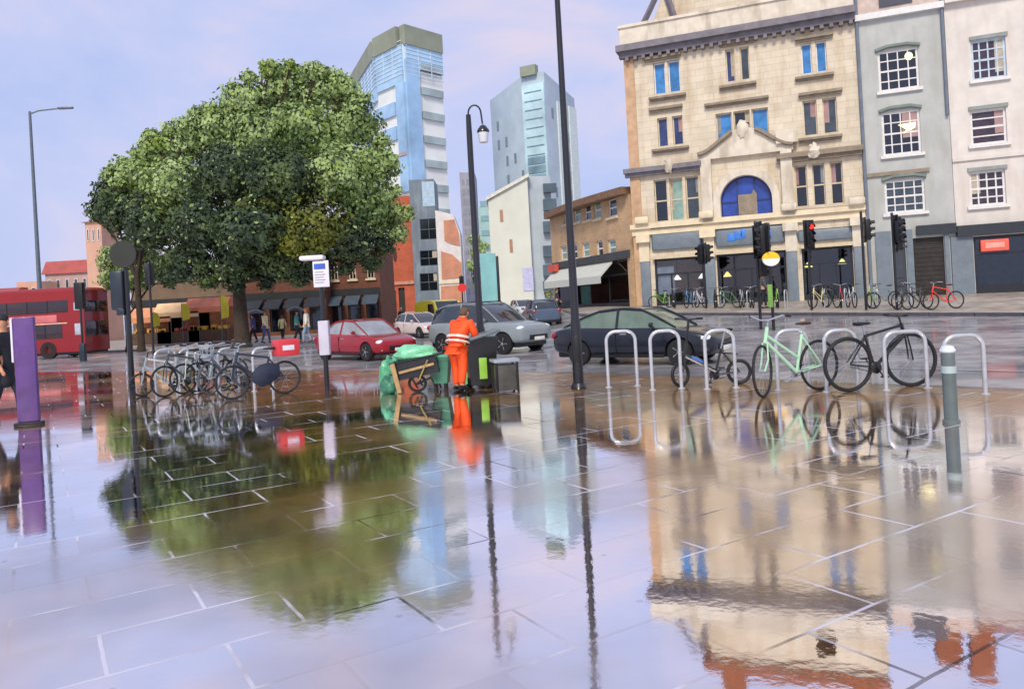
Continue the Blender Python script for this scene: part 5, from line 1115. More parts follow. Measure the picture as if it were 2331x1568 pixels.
SEDAN = [(-2.3, .42, .78, .66), (-2.22, .3, .93, .80), (-1.75, .22, 1.0, .88), (-.9, .2, .97, .905), (0, .2, .95, .91), (.9, .2, .93, .905), (1.55, .21, .86, .88), (2.05, .24, .74, .82), (2.25, .34, .62, .68)]
SGH = [(-2.0, .95, .97, .62, .55), (-1.35, .93, 1.24, .78, .6), (-.85, .93, 1.38, .80, .62), (-.2, .92, 1.43, .81, .63), (.35, .91, 1.38, .81, .62), (.8, .9, 1.16, .8, .66), (1.25, .88, .90, .72, .68)]
SUV = [(-2.25, .5, .95, .74), (-2.18, .35, 1.1, .85), (-1.6, .3, 1.14, .92), (-.8, .28, 1.12, .94), (0, .28, 1.11, .94), (.8, .28, 1.1, .94), (1.5, .3, 1.05, .92), (2.1, .34, .95, .87), (2.27, .45, .82, .75)]
UGH = [(-2.12, 1.06, 1.1, .72, .66), (-1.95, 1.06, 1.55, .8, .64), (-1.3, 1.08, 1.72, .82, .67), (-.4, 1.07, 1.76, .84, .68), (.3, 1.06, 1.70, .84, .67), (.75, 1.05, 1.40, .82, .7), (1.15, 1.03, 1.07, .78, .72)]
HATCH = [(-1.85, .42, .85, .66), (-1.8, .3, 1.0, .78), (-1.3, .22, 1.02, .85), (-.6, .2, .98, .87), (0, .2, .96, .87), (.8, .2, .93, .87), (1.3, .21, .86, .84), (1.75, .25, .72, .78), (1.9, .35, .6, .66)]
HGH = [(-1.78, .95, 1.0, .66, .6), (-1.55, .94, 1.32, .74, .58), (-1.0, .94, 1.45, .77, .6), (-.3, .93, 1.47, .78, .61), (.2, .92, 1.42, .78, .6), (.6, .91, 1.18, .77, .64), (1.05, .88, .9, .72, .66)]
def gpt(x, y): return ground(x, y, .12)
p = gpt(1455, 832); car('saloon_car', 'dark blue black saloon with a rounded roof, nearest car, behind the leftmost hoop stand', (p.x+.25, p.y+.9, p.z), R(-35), carpaint('paint_dark', '#161b24'), SEDAN, SGH, (-1.4, 1.38), (-.85, .35), glass=mat('car_glass_green', '#5f7263', .08, var=.3, scale=1.5, spec=1))
p = gpt(822, 820); car('saloon_car', 'crimson red saloon car with white headlamps, left of the street cleaner', (p.x, p.y+.8, p.z), R(-46), carpaint('paint_red', '#8e0b18'), SEDAN, SGH, (-1.4, 1.38), (-.85, .35), glass=mat('car_glass_pale', '#8a8f92', .08, var=.3, scale=1.5, spec=1))
p = gpt(1112, 806); car('estate_car', 'large silver grey estate car with black roof rails behind the street cleaner', (p.x, p.y+.9, p.z), R(-40), carpaint('paint_silver', '#7e888a'), SUV, UGH, (-1.42, 1.42), (-1.3, .3), rails=True, wr=.36)
p = gpt(958, 768); car('small_car', 'pale pinkish white car behind the bonnet of the red car', (p.x, p.y, p.z), R(-52), carpaint('paint_pale', '#cbbdb8'), HATCH, HGH, (-1.2, 1.2), (-1.0, .2))
p = gpt(930, 752); car('small_car', 'white car furthest back under the black awning, its roof alone showing', (p.x, p.y+2.5, p.z), R(-60), carpaint('paint_white', '#d4d4d2'), HATCH, HGH, (-1.2, 1.2), (-1.0, .2))
p = gpt(1232, 742); car('small_car', 'slate blue car driving away beyond the bonnet of the silver estate', (p.x, p.y+.5, p.z), R(100), carpaint('paint_slate', '#46566a'), HATCH, HGH, (-1.2, 1.2), (-1.0, .2))
p = gpt(1192, 722); car('small_car', 'small silver white car far down the side street', (p.x, p.y+2, p.z), R(-75), carpaint('paint_white2', '#c9cfcd'), HATCH, HGH, (-1.2, 1.2), (-1.0, .2))
p = gpt(1632, 812); car('small_car', 'grey car beyond the bonnet of the dark saloon, behind the folding bike', (p.x+.5, p.y+1.6, p.z), R(-20), carpaint('paint_grey', '#8d8f97'), [(a, b, c*.97, d) for a, b, c, d in SEDAN], [(a, b, b+(c-b)*.55, d, e) for a, b, c, d, e in SGH], (-1.4, 1.38), (-.85, .35)) if False else None
# yellow van
p = gpt(1000, 760); t = thing('yellow_van', 'bright yellow van standing behind the silver estate car', 'van', (p.x, p.y+1.5, p.z), R(-62), 'cars on the junction')
YP = carpaint('paint_yellow', '#f0dc20'); vs_ = [(-2.4, .4, 1.9, .85), (-2.35, .3, 2.1, .92), (-1, .28, 2.2, .95), (.6, .28, 2.2, .95), (1.1, .28, 2.1, .94), (1.6, .3, 1.35, .93), (2.2, .32, 1.1, .88), (2.4, .42, .9, .78)]
q = MB(); q.loft([ringsec(*s, top=.86) for s in vs_]); q.build('body', YP, t)
q = MB(); q.prism([(1.06, 2.06), (1.12, 2.1), (1.74, 1.36), (1.66, 1.33)], -.78, .78, axis='y'); q.build('windscreen', CGLASS, t)
for s in (-1, 1):
    q = MB(); q.prism([(.2, 1.35), (1.3, 1.35), (1.0, 1.95), (.2, 1.95)], s*.93-.02, s*.93+.02, axis='y'); q.build('side_window', CGLASS, t)
    q = MB(); q.blob(2.25, s*.66, .85, .12, .16, .1, 8); q.build('headlight', HL, t)
    for wx in (-1.5, 1.55): q = MB(); q.lathe([(.0, -.1), (.33, -.1), (.35, 0), (.33, .1), (0, .1)], 20, 0, Matrix.Translation((wx, s*.87, .35)), 'y'); w = q.build('wheel', CTYRE, t); q = MB(); q.lathe([(.0, s*.105), (.2, s*.105)], 16, 0, Matrix.Translation((wx, s*.87, .35)), 'y'); q.build('rim', ALLOY, w)
q = MB(); q.rbox(2.28, 2.42, -.5, .5, .5, .72, .02); q.build('grille', TRIMB, t)
# red double decker
BUSR = carpaint('bus_red', '#86090d', .35); BUSD = mat('bus_glass', '#2b1c20', .08, var=.4, scale=1, spec=1); p = at(218, 690, 45); h = 4.05; Lb = 9.6
t = thing('double_decker_bus', 'red double decker bus at the left edge, with dark window bands on both decks', 'bus', (p.x, 45, -.12), R(-4))
def busring(x, k, kz=1): 
    hh = h*kz; w = 1.22*k; pts = []
    for i in range(5): a = math.pi/2*i/4; pts.append((x, w-.22+.22*math.cos(a), hh-.22+.22*math.sin(a)))
    pts += [(x, -y, z) for _, y, z in pts[::-1]]+[(x, -w, .34), (x, w, .34)]; return pts
q = MB(); q.loft([busring(-Lb, .95, .84), busring(-Lb+.12, 1, .93), busring(-Lb+.5, 1, .985), busring(-Lb+1.1, 1), busring(-.5, 1), busring(-.15, 1, .985), busring(0, .96, .95)])
q.build('body', BUSR, t)
for z0, z1, x0, x1 in ((2.62, 3.32, -Lb+1.4, -.9), (1.15, 1.95, -Lb+2.2, -1.3)):
    for s in (-1, 1):
        q = MB(); q.rbox(x0, x1, s*1.215-.02, s*1.215+.02, z0, z1, .015); wb2 = q.build('window_band', BUSD, t)
        for k in range(1, 6): q = MB(); x = x0+(x1-x0)*k/6; q.box(x-.03, x+.03, s*1.236-.006, s*1.236+.006, z0, z1); q.build('window_divider', TRIMB, wb2)
for z0, z1 in ((2.6, 3.15), (1.2, 1.95)):
    q = MB(); q.rbox(-.55, -.12, -1.245, -1.2, z0+.1, z1, .02); q.build('reflection_panel', mat('pale_reflection_panel', '#a9b0bd', .15), t)  # pale panes at the bus end, window reflection put into their colour
    q = MB(); q.rbox(-.03, .02, -1.05, 1.05, z0, z1+.1, .02); q.build('rear_window', BUSD, t)
q = MB(); q.rbox(-7.5, -1.6, -1.232, -1.2, 2.08, 2.5, .01); q.build('advert_panel', mat('advert_pink', '#c2686c', .4, var=.3, scale=1.5, stain='#d9a8a0'), t)
q = MB(); q.rbox(-7.6, -1.0, -1.228, -1.2, 1.98, 2.04, .005); q.build('trim_line', mat('cream_line', '#d8b49a', .5), t)
for wx in (-7.2, -2.2):
    for s in (-1, 1): q = MB(); q.lathe([(.0, -.14), (.48, -.14), (.5, 0), (.48, .14), (0, .14)], 24, 0, Matrix.Translation((wx, s*1.1, .5)), 'y'); w = q.build('wheel', CTYRE, t); q = MB(); q.lathe([(.0, s*.15), (.26, s*.15)], 16, 0, Matrix.Translation((wx, s*1.1, .5)), 'y'); q.build('rim', mat('hub_red', '#5c1a1a', .5), w)
q = MB(); q.rbox(-Lb+.1, -.1, -1.15, 1.15, .2, .5, .03); q.build('skirt', TRIMB, t)

# ------------------------------------------------------------------ people
def skin(name, V, Eg, m_, root=0, sub=1, parent=None, smooth=True):
    me = bpy.data.meshes.new(name); me.from_pydata([v[:3] for v in V], Eg, []); o = bpy.data.objects.new(name, me); COL.objects.link(o)
    sk = o.modifiers.new('skin', 'SKIN'); sk.use_smooth_shade = True
    if not me.skin_vertices: me.attributes.new('skin', 'FLOAT', 'POINT') if False else None
    for i, d in enumerate(me.skin_vertices[0].data): r = V[i][3]; d.radius = (r, r) if not isinstance(r, tuple) else r; d.use_root = (i == root)
    sb = o.modifiers.new('s', 'SUBSURF'); sb.levels = sub; sb.render_levels = sub
    dg = bpy.context.evaluated_depsgraph_get(); dg.update(); me2 = bpy.data.meshes.new_from_object(o.evaluated_get(dg)); bpy.data.objects.remove(o)
    me2.name = name; me2.materials.clear(); me2.materials.append(m_); me2.polygons.foreach_set('use_smooth', [True]*len(me2.polygons))
    o = bpy.data.objects.new(name, me2); COL.objects.link(o)
    if parent: o.parent = parent
    return o
SKIN = mat('skin', '#c08a68', .5, var=.08); SHOE = mat('shoe_black', '#17171a', .5)
def person(label, loc, rz, h=1.72, top='#333a44', legs='#2b3442', hair='#3a2a20', stride=.16, arm=.1, bend=0., armf=None, grp='people crossing near the tree', scale_w=1., long_coat=False, bulk=1., hat=None, sub=1, skinm=None):
    k = h/1.72; t = thing('person', label, 'person', loc, rz, grp); t.scale = (k*scale_w, k*scale_w, k)
    cb_, sb_ = math.cos(bend), math.sin(bend)
    def up(x, y, z):   # bend the trunk forwards about the hips (face +x)
        z0 = .92; return (x*cb_+(z-z0)*sb_, y, z0+(z-z0)*cb_-x*sb_)
    hip = [(.0, .09, .90), (0, -.09, .90)]
    kn = [(.05+stride*.6, .1, .5), (.05-stride*.5, -.1, .5)]; an = [(stride, .1, .09), (-stride*1.1, -.1, .12)]; to = [(stride+.17, .11, .03), (-stride*1.1+.16, -.11, .03)]
    sh = [up(0, .19, 1.42), up(0, -.19, 1.42)]
    if armf: el = [up(*armf[0]), up(armf[0][0], -armf[0][1], armf[0][2])]; wr_ = [up(*armf[1]), up(armf[1][0], -armf[1][1], armf[1][2])]
    else: el = [up(-arm*.4, .24, 1.15), up(arm*.5, -.24, 1.15)]; wr_ = [up(arm*-.2+.03, .26, .90), up(arm*1.3+.06, -.26, .92)]
    V = [(0, 0, .95, (.14, .11)), up(0, 0, 1.15)+((.125, .10),), up(0, 0, 1.34)+((.15, .11),), up(0, 0, 1.46)+((.07, .065),), up(.01, 0, 1.53)+((.052, .052),), up(.03, 0, 1.60)+((.075, .085),), up(.025, 0, 1.68)+((.078, .09),), up(.015, 0, 1.725)+((.05, .06),)]
    E_ = [(i, i+1) for i in range(7)]
    for s in (0, 1):
        b = len(V); V += [hip[s]+(.095,), kn[s]+(.06,), an[s]+(.042,), to[s]+(.035,)]; E_ += [(0, b), (b, b+1), (b+1, b+2), (b+2, b+3)]
        b = len(V); V += [sh[s]+(.058,), el[s]+(.042,), wr_[s]+(.028,)]; E_ += [(2, b), (b, b+1), (b+1, b+2)]
        w = Vector(wr_[s]); d = (w-Vector(el[s])).normalized(); sd_ = Vector((0, 1, 0)) if abs(d.y) < .7 else Vector((1, 0, 0)); n = d.cross(sd_).normalized(); side_ = n.cross(d).normalized()
        pm = w+d*.07; b2 = len(V); V.append(tuple(pm)+((.034, .02),)); E_.append((b+2, b2))
        for i, off in enumerate((-.024, -.008, .008, .024)):
            a = pm+n*off+d*.02; L1 = (.036, .042, .04, .032)[i]; f1 = a+d*L1; f2 = f1+(d*.8+side_*(.5 if s else -.5)).normalized()*L1*.8; c = len(V); V += [tuple(f1)+(.0095,), tuple(f2)+(.008,)]; E_ += [(b2, c), (c, c+1)]
        th = w+d*.03+n*-.04; c = len(V); V += [tuple(th)+(.011,), tuple(th+d*.035-n*.012)+(.009,)]; E_ += [(b2, c), (c, c+1)]
    body = skin('body', V, E_, skinm or SKIN, 0, sub, t)
    # face
    M = Matrix.Identity(4); hc = Vector(up(.03, 0, 1.64)); fw = (Vector(up(.13, 0, 1.64))-hc).normalized(); upv = (Vector(up(.03, 0, 1.74))-hc).normalized()
    q = MB(); nb = hc+fw*.095; q.tube([nb+upv*.02, nb+fw*.022-upv*.02, nb-upv*.025], [.008, .014, .006], 6)
    q.build('nose', skinm or SKIN, body); FD = mat('face_dark', '#4a2420', .5)
    for s in (-1, 1): e_ = hc+Vector((0, s*.085, 0)); q = MB(); q.blob(e_.x-.01, e_.y, e_.z, .02, .01, .03, 6); q.build('ear', skinm or SKIN, body)
    for s in (-1, 1): e_ = hc+fw*.088+Vector((0, s*.032, 0))+upv*.022; q = MB(); q.blob(e_.x, e_.y, e_.z, .008, .013, .007, 6); q.build('eye', FD, body)
    e_ = hc+fw*.088-upv*.05; q = MB(); q.blob(e_.x, e_.y, e_.z, .008, .024, .006, 6); q.build('mouth', FD, body)
    hm = mat('hair_'+hair.strip('#'), hair, .7, var=.3, scale=30)
    q = MB(); c = hc-fw*.018+upv*.045; q.blob(c.x, c.y, c.z, .10, .092, .085, 10, lump=.12); c2 = hc-fw*.05-upv*.01; q.blob(c2.x, c2.y, c2.z, .065, .08, .08, 8, lump=.1); q.build('hair', hm, t)
    # clothing grown over the same joints
    tm = mat('cloth_'+top.strip('#'), top, .8, var=.15, scale=6, bump=.2) if isinstance(top, str) else top; lm = mat('cloth_'+legs.strip('#'), legs, .8, var=.15, scale=6, bump=.2) if isinstance(legs, str) else legs
    bot = .55 if long_coat else (.86 if bulk == 1 else .93)
    J = [(0, 0, .95, (.165, .14)), up(0, 0, 1.15)+((.155, .13),), up(0, 0, 1.34)+((.18, .135),), up(0, 0, 1.45)+((.095, .08),), up(.005, 0, 1.49)+((.066, .062),), (0, 0, bot, (.18 if long_coat else .165, .15))]; EJ = [(0, 1), (1, 2), (2, 3), (3, 4), (0, 5)]
    for s in (0, 1): b = len(J); w = Vector(wr_[s]).lerp(Vector(el[s]), .08); J += [sh[s]+(.08,), el[s]+(.06,), tuple(w)+(.045,)]; EJ += [(2, b), (b, b+1), (b+1, b+2)]
    if bulk != 1: J = [tuple(v[:3])+((v[3][0]*bulk, v[3][1]*bulk) if isinstance(v[3], tuple) else (v[3]*bulk,)) if not isinstance(v[3], tuple) else tuple(v[:3])+((v[3][0]*bulk, v[3][1]*bulk),) for v in J]
    skin('jacket', J, EJ, tm, 0, 2, t)
    if bulk != 1:   # turned up collar
        q = MB(); c0 = Vector(up(0, 0, 1.43)); c1 = Vector(up(0, 0, 1.53)); q.tube([c0, c0.lerp(c1, .5), c1], [.125, .105, .082], 12); q.build('collar', tm, t)
    Lg = [(0, 0, .93, (.15*bulk, .125*bulk))]; EL = []
    for s in (0, 1): b = len(Lg); a = Vector(an[s]); Lg += [hip[s][:2]+(.84, .105*bulk), kn[s]+(.078*bulk,), tuple(a+Vector((0, 0, .02)))+(.06*bulk,)]; EL += [(0, b), (b, b+1), (b+1, b+2)]
    skin('trousers', Lg, EL, lm, 0, 2, t)
    for s in (0, 1):
        a, c = Vector(an[s]), Vector(to[s]); q = MB(); q.tube([a+Vector((-.06, 0, -.04)), a+Vector((.02, 0, -.03)), c+Vector((-.03, 0, .005)), c+Vector((.03, 0, 0))], [.038, .05, .042, .022], 8); q.build('shoe', SHOE, t)
    return t, up
# street cleaner in orange
ORG = mat('hi_vis_orange', '#ec4f0c', .65, var=.16, scale=5, bump=.3)
p = ground(1046, 889); t, up = person('street cleaner in bright orange jacket and trousers, head bowed over the bins', (p.x, p.y, 0), R(55), 1.58, ORG, ORG, '#5a4232', stride=.05, bend=R(20), armf=((.14, .25, 1.2), (.36, .16, 1.06)), grp=None, sub=2, scale_w=1.15, bulk=1.18)
SILV = mat('reflective_band', '#d9c2b4', .3, var=.1)
q = MB(); c = Vector(up(0, 0, 1.1)); nn = (Vector(up(0, 0, 1.2))-c).normalized(); ux = Vector((1, 0, 0))-nn*nn.x; ux.normalize()
ringp = lambda c, a_, b_: [c+ux*a_*math.cos(2*math.pi*i/20)+Vector((0, 1, 0))*b_*math.sin(2*math.pi*i/20) for i in range(20)]
def band(m, c, a_, b_, hgt): 
    r0_ = ringp(c-nn*hgt/2, a_, b_); r1_ = ringp(c+nn*hgt/2, a_, b_); m.add(r0_+r1_, [(i, (i+1) % 20, 20+(i+1) % 20, 20+i) for i in range(20)], 0, True)
band(q, c, .205, .235, .05); band(q, c+nn*-.1, .21, .24, .04)
q.build('reflective_bands', SILV, t)
# coated person at the far left edge
p = ground(16, 962); person('person in a long dark coat and dark trousers at the left edge, mid stride', (p.x, p.y, 0), R(-12), 1.86, '#1d2029', '#232936', '#15151a', stride=.2, grp=None, long_coat=True, sub=2)
# crowd by the tree
def pp(x, yb, h, label, **k):
    q_ = ground(x, yb); return person(label, (q_.x, q_.y, q_.z), k.pop('rz', R(random.uniform(-30, 30))), h, **k)
pp(606, 781, 1.95, 'person in a cream top and blue jeans walking, right of the dark umbrella pair', top='#e6ddb4', legs='#4a5f85', hair='#7a4a30', rz=R(-10))
pp(700, 780, 1.95, 'person in a white top and pale blue jeans beside the notice post', top='#e8e2d4', legs='#7d95ae', hair='#a86a40', rz=R(185))
pp(678, 779, 1.85, 'person in a teal waistcoat under the right hand umbrella', top='#3f8a80', legs='#20242a', hair='#3c2a22', rz=R(10))
pp(578, 780, 1.8, 'person in a purple blue top under the left hand umbrella', top='#4c4f86', legs='#1f222c', hair='#4a2c22', rz=R(170))
pp(546, 776, 1.9, 'person in a white shirt with a red patch, left of the umbrellas', top='#cdd0de', legs='#262a30', hair='#b5603a', rz=R(200))
pp(562, 770, 1.4, 'child in a pale blue top between the adults left of the umbrellas', top='#a9bcd8', legs='#2a3040', hair='#5a3a2a')
pp(644, 772, 1.6, 'person in a pale yellow top in shadow beneath the tree', top='#d2cf9a', legs='#2a2a22', hair='#4a3520', rz=R(90))
pp(430, 777, 1.75, 'person in a navy coat standing before the stalls, leftmost of the stall crowd', top='#25304c', legs='#1c1e28', hair='#3a2418', rz=R(60))
pp(446, 775, 1.75, 'person in a brown coat beside the navy coat, before the stalls', top='#4a352c', legs='#202024', hair='#20160f', rz=R(80))
pp(468, 773, 1.7, 'person in a dark green coat at the middle stall', top='#26332a', legs='#1c2024', hair='#2c2018', rz=R(90))
pp(498, 774, 1.85, 'person in a bright red coat before the rightmost stall', top='#d8402e', legs='#2a2226', hair='#4a2a1c', rz=R(20))
pp(522, 775, 1.7, 'person in a black coat right of the red coat', top='#17191e', legs='#1a1c22', hair='#1a1410', rz=R(200))
pp(916, 752, 1.7, 'person in a black coat standing on the corner behind the white cars', top='#1b1c20', legs='#1b1c20', hair='#caa08a', rz=R(270))
pp(1738, 702, 1.75, 'person in a grey coat walking before the middle shopfront', top='#4a4e52', legs='#1d2024', hair='#2a201a', rz=R(0))
pp(1270, 716, 1.7, 'person in dark clothes crossing at the mouth of the side street', top='#2e3440', legs='#22262e', hair='#1c1612', rz=R(0))
def umbrella(x, yb, zc_, r, label):
    q_ = ground(x, yb); t = thing('umbrella', label, 'umbrella', (q_.x-.12, q_.y-.05, 0), 0, 'open umbrellas by the tree'); n = 8; m = MB(); vs = []
    rows = 5
    for i in range(rows+1):
        f = i/rows
        for j in range(n*2):
            a = math.pi*j/n; rad = r*f*(1 if j % 2 == 0 else 1-.06*f); vs.append((rad*math.cos(a), rad*math.sin(a), zc_-.42*r*f*f*1.1+(0 if j % 2 == 0 else .02*f)))
    m.add(vs, [(i*2*n+j, i*2*n+(j+1) % (2*n), (i+1)*2*n+(j+1) % (2*n), (i+1)*2*n+j) for i in range(rows) for j in range(2*n)], 0, True)
    m.build('canopy', mat('umbrella_black', '#20262c', .5, var=.3, coat=.2), t)
    m = MB(); m.tube([(0, 0, zc_+.08), (0, 0, zc_-.75)], .012, 6); m.tube([(0, 0, zc_-.72), (.03, 0, zc_-.8), (.06, 0, zc_-.76)], .018, 6)
    for j in range(n): a = 2*math.pi*j/n; m.tube([(0, 0, zc_-.3), (r*.55*math.cos(a), r*.55*math.sin(a), zc_-.15*r)], .006, 4)
    m.build('shaft', IRON, t)
umbrella(590, 779, 2.12, .62, 'open black umbrella over the purple blue top, left of two')
umbrella(682, 779, 2.12, .58, 'open black umbrella over the teal waistcoat, right of two')
umbrella(556, 776, 2.2, .5, 'dark umbrella held above the white shirt with the red patch')

# ------------------------------------------------------------------ cleaner's barrow, sacks and bins
SACK = mat('green_sack', '#56ad80', .38, var=.25, scale=4, bump=.6, coat=.3); SACKD = mat('dark_green_sack', '#34775c', .4, var=.25, scale=4, bump=.6, coat=.2)
def sack(x, yb, z0, rx, ry, rz_, label, m_, seed, yoff=0, knot=True):
    q_ = ground(x, yb); t = thing('rubbish_sack', label, 'rubbish sack', (q_.x, q_.y+yoff, z0), 0, 'green rubbish sacks round the cleaner'); q = MB(); n = 18; vs = []
    for i in range(n+1):
        th = math.pi*i/n
        for j in range(n):
            ph = 2*math.pi*j/n; d = Vector((math.sin(th)*math.cos(ph), math.sin(th)*math.sin(ph), math.cos(th))); kk = 1+.3*noise.noise(d*1.6+Vector((seed, 0, 0)))+.13*noise.noise(d*5+Vector((0, seed, 0)))+.05*abs(math.sin(ph*5+seed))*max(0, d.z)
            z = d.z*rz_*kk; z = max(z, -rz_*.8); vs.append((d.x*rx*kk, d.y*ry*kk, z+rz_*.8))
    q.add(vs, [(i*n+j, (i+1)*n+j, (i+1)*n+(j+1) % n, i*n+(j+1) % n) for i in range(n) for j in range(n)], 0, True); q.build('bag', m_, t)
    if knot: q = MB(); q.tube([(0, 0, rz_*1.66), (.01, 0, rz_*1.85), (.05, .01, rz_*2.02)], [.05, .025, .05], 8); q.build('knot', m_, t)
    return t
p = ground(955, 890); bw = thing('litter_barrow', 'black tipped litter barrow with pale wooden handles, heaped with green sacks', 'barrow', (p.x, p.y, 0), R(-6))
BB_ = mat('barrow_black', '#15181a', .4, var=.4, scale=4, bump=.3, coat=.3); WOOD = mat('pale_wood', '#a5885a', .6, var=.25, scale=8, bump=.3)
q = MB(); Mt = Matrix.Translation((0, 0, .44)) @ Matrix.Rotation(R(-9), 4, 'Y')
for a in ((-.44, .44, -.28, -.25), (-.44, .44, .25, .28)): q.box(*a, -.14, .2, 0, Mt)
for a in ((-.44, -.41, -.25, .25), (.41, .44, -.25, .25)): q.box(*a, -.14, .2, 0, Mt)
q.box(-.41, .41, -.25, .25, -.14, -.11, 0, Mt); q.tube([Mt @ Vector(v) for v in ((-.46, -.3, .2), (.46, -.3, .2), (.46, .3, .2), (-.46, .3, .2))], .018, 6, closed=True); q.build('tray', BB_, bw)
for aa in (((-.1, -.26, .33), (.02, -.2, .08)), ((-.1, .26, .33), (.02, .2, .08)), ((.3, -.26, .28), (.02, -.2, .16)), ((.3, .26, .28), (.38, .22, .02)), ((.3, -.26, .28), (.38, -.22, .02))): q = MB(); q.tube(aa, .02, 6); q.build('leg', BB_, bw)
q = MB(); q.tube([(.16*math.cos(a), -.14+0*a, .165+.145*math.sin(a)) for a in [2*math.pi*i/20 for i in range(20)]], .028, 6, closed=True); q.tube([(0, -.2, .165), (0, .2, .165)], .02, 8); w_ = q.build('wheel', RUB, bw)
q = MB(); Mh = Matrix.Translation((-.36, -.33, .30)) @ Matrix.Rotation(R(-12), 4, 'Y'); q.rbox(-.05, .04, -.03, .02, -.29, .28, .01, 0, Mh); q.build('handle', WOOD, bw)
q = MB(); Mh = Matrix.Translation((.05, -.32, .47)) @ Matrix.Rotation(R(-12), 4, 'Y'); q.rbox(-.36, .34, -.02, .02, -.025, .025, .008, 0, Mh); q.build('handle', WOOD, bw)
q = MB(); q.tube([(.08, -.34, .25), (.27, -.34, .62)], .014, 6); q.build('broom_stick', mat('yellow_stick', '#9c8a4a', .5), bw)
sack(884, 886, 0, .2, .22, .33, 'tall bright green sack standing at the left end of the barrow', SACK, 3)
sack(952, 890, .60, .42, .26, .17, 'wide pale green sack heaped on top of the barrow', mat('pale_green_sack', '#7fd0a2', .38, var=.2, scale=4, bump=.6, coat=.3), 9, knot=False)
sack(918, 890, .55, .18, .2, .12, 'small green sack squashed on the left lip of the barrow', SACK, 14, knot=False)
sack(892, 892, 0, .17, .18, .19, 'dark green sack slumped at the foot of the tall sack', SACKD, 5, yoff=-.22)
p = ground(1006, 886); t = thing('green_crate', 'square dark green bin box hung between the barrow and the cleaner', 'bin', (p.x, p.y-.12, .14), R(-8))
q = MB(); q.loft([[(sx*w*1, sy*w*.8, z) for sx, sy in ((-1, -1), (1, -1), (1, 1), (-1, 1))] for w, z in ((.15, 0), (.2, .44), (.225, .44), (.225, .5))], smooth=False); q.build('tub', mat('tub_green', '#2f7058', .4, var=.2, coat=.3), t)
q = MB(); q.rbox(-.22, .22, -.19, .19, .5, .54, .015); q.build('lid', mat('lid_green', '#4c9878', .4), t)
for sx in (-.1, .1): q = MB(); q.box(sx-.02, sx+.02, -.1, .1, -.14, 0); q.build('foot', TRIMB, t)
# wheelie bin behind the cleaner
p = ground(1098, 884); t = thing('wheeled_bin', 'black wheeled bin with green side panels and a grey lid, right of the cleaner', 'bin', (p.x, p.y+.1, 0), R(10))
q = MB(); q.loft([[(sx*w, sy*w, z) for sx, sy in ((-1, -1), (1, -1), (1, 1), (-1, 1))] for w, z in ((.23, .08), (.29, .92), (.31, .92), (.31, .98))], smooth=False); q.build('tub', mat('bin_black', '#121512', .4, var=.3, coat=.3), t)
q = MB(); Ml = Matrix.Translation((.05, -.1, 1.0)) @ Matrix.Rotation(R(-14), 4, 'Y'); q.rbox(-.3, .32, -.3, .34, 0, .06, .025, 0, Ml); q.build('lid', mat('lid_grey', '#5f686e', .35), t)
for x0, x1, z0, z1, cc in ((-.36, -.315, .12, .9, '#58b566'), (-.08, .07, .2, .6, '#86b840')):
    q = MB(); q.rbox(x0 if x0 < -.3 else x0, x1, -.31 if x0 > -.3 else -.3, -.27 if x0 > -.3 else .1, z0, z1, .01); q.build('side_panel', mat('panel_'+cc[1:], cc, .45), t)
for s in (-1, 1): q = MB(); q.lathe([(0, -.03), (.1, -.03), (.1, .03), (0, .03)], 14, 0, Matrix.Translation((.2*s, .28, .1)), 'y'); q.build('wheel', RUB, t)
# litter bin
p = ground(1152, 892); t = thing('litter_bin', 'squat square stone sided litter bin with a pale slab top', 'litter bin', (p.x, p.y+.1, 0), R(12))
q = MB(); q.rbox(-.19, .19, -.19, .19, .03, .5, .015); q.build('body', mat('bin_stone', '#3d3c34', .5, var=.4, scale=5, coat=.4), t)
for sx in (-1, 1):
    for sy in (-1, 1): q = MB(); q.rbox(sx*.19-.02, sx*.19+.02, sy*.19-.02, sy*.19+.02, 0, .54, .006); q.build('corner_post', TRIMB, t)
q = MB(); q.rbox(-.24, .24, -.24, .24, .54, .60, .015); q.build('slab_top', mat('slab_pale', '#8d96a0', .35, coat=.5), t)

# ------------------------------------------------------------------ stalls and dark fronts beneath the tree
AWN = [mat('awning_peach', '#d9956c', .7, var=.2, scale=2), mat('awning_cream2', '#e8c294', .7, var=.15, scale=2), mat('awning_salmon', '#cf7a5c', .7, var=.2, scale=2)]
def stall(x, Y, w, h, label, m_, seed):
    p = at(x, 700, Y); t = thing('market_stall', label, 'market stall', (p.x, Y, 0), 0, 'market stalls left of the tree'); q = MB()
    q.prism([(-.2, h), (2.2, h), (1.4, h+.7), (.6, h+.7)], -w/2, w/2, axis='x'); q.box(-w/2, w/2, -.24, -.2, h-.35, h+.02); q.build('canopy', m_, t)
    for sx in (-1, 1):
        for y in (0, 2): q = MB(); q.tube([(sx*(w/2-.08), y, 0), (sx*(w/2-.08), y, h)], .03, 6); q.build('leg', GREYP, t)
    q = MB(); q.box(-w/2+.1, w/2-.1, .1, 1.1, .85, .92); q.box(-w/2+.12, w/2-.12, .1, .13, .1, .85); q.build('counter', mat('counter_brown', '#5c4434', .7, var=.3), t)
    q = MB(); q.box(-w/2+.1, w/2-.1, 1.95, 2.0, .1, h); q.build('back_cloth', mat('back_peach', '#c88a64', .8, var=.25, scale=1.5), t)
    rr = random.Random(seed); q = MB()
    for k in range(9): xx = rr.uniform(-w/2+.3, w/2-.3); q.rbox(xx-.16, xx+.16, .2, .6, .92, .92+rr.uniform(.15, .4), .03)
    q.build('goods', [mat('goods_red', '#b0503c', .6), mat('goods_ochre', '#d0a040', .6)][seed % 2], t); return t
stall(338, 54, 3.2, 2.0, 'peach canopied market stall, leftmost of the row beneath the low tree', AWN[0], 1)
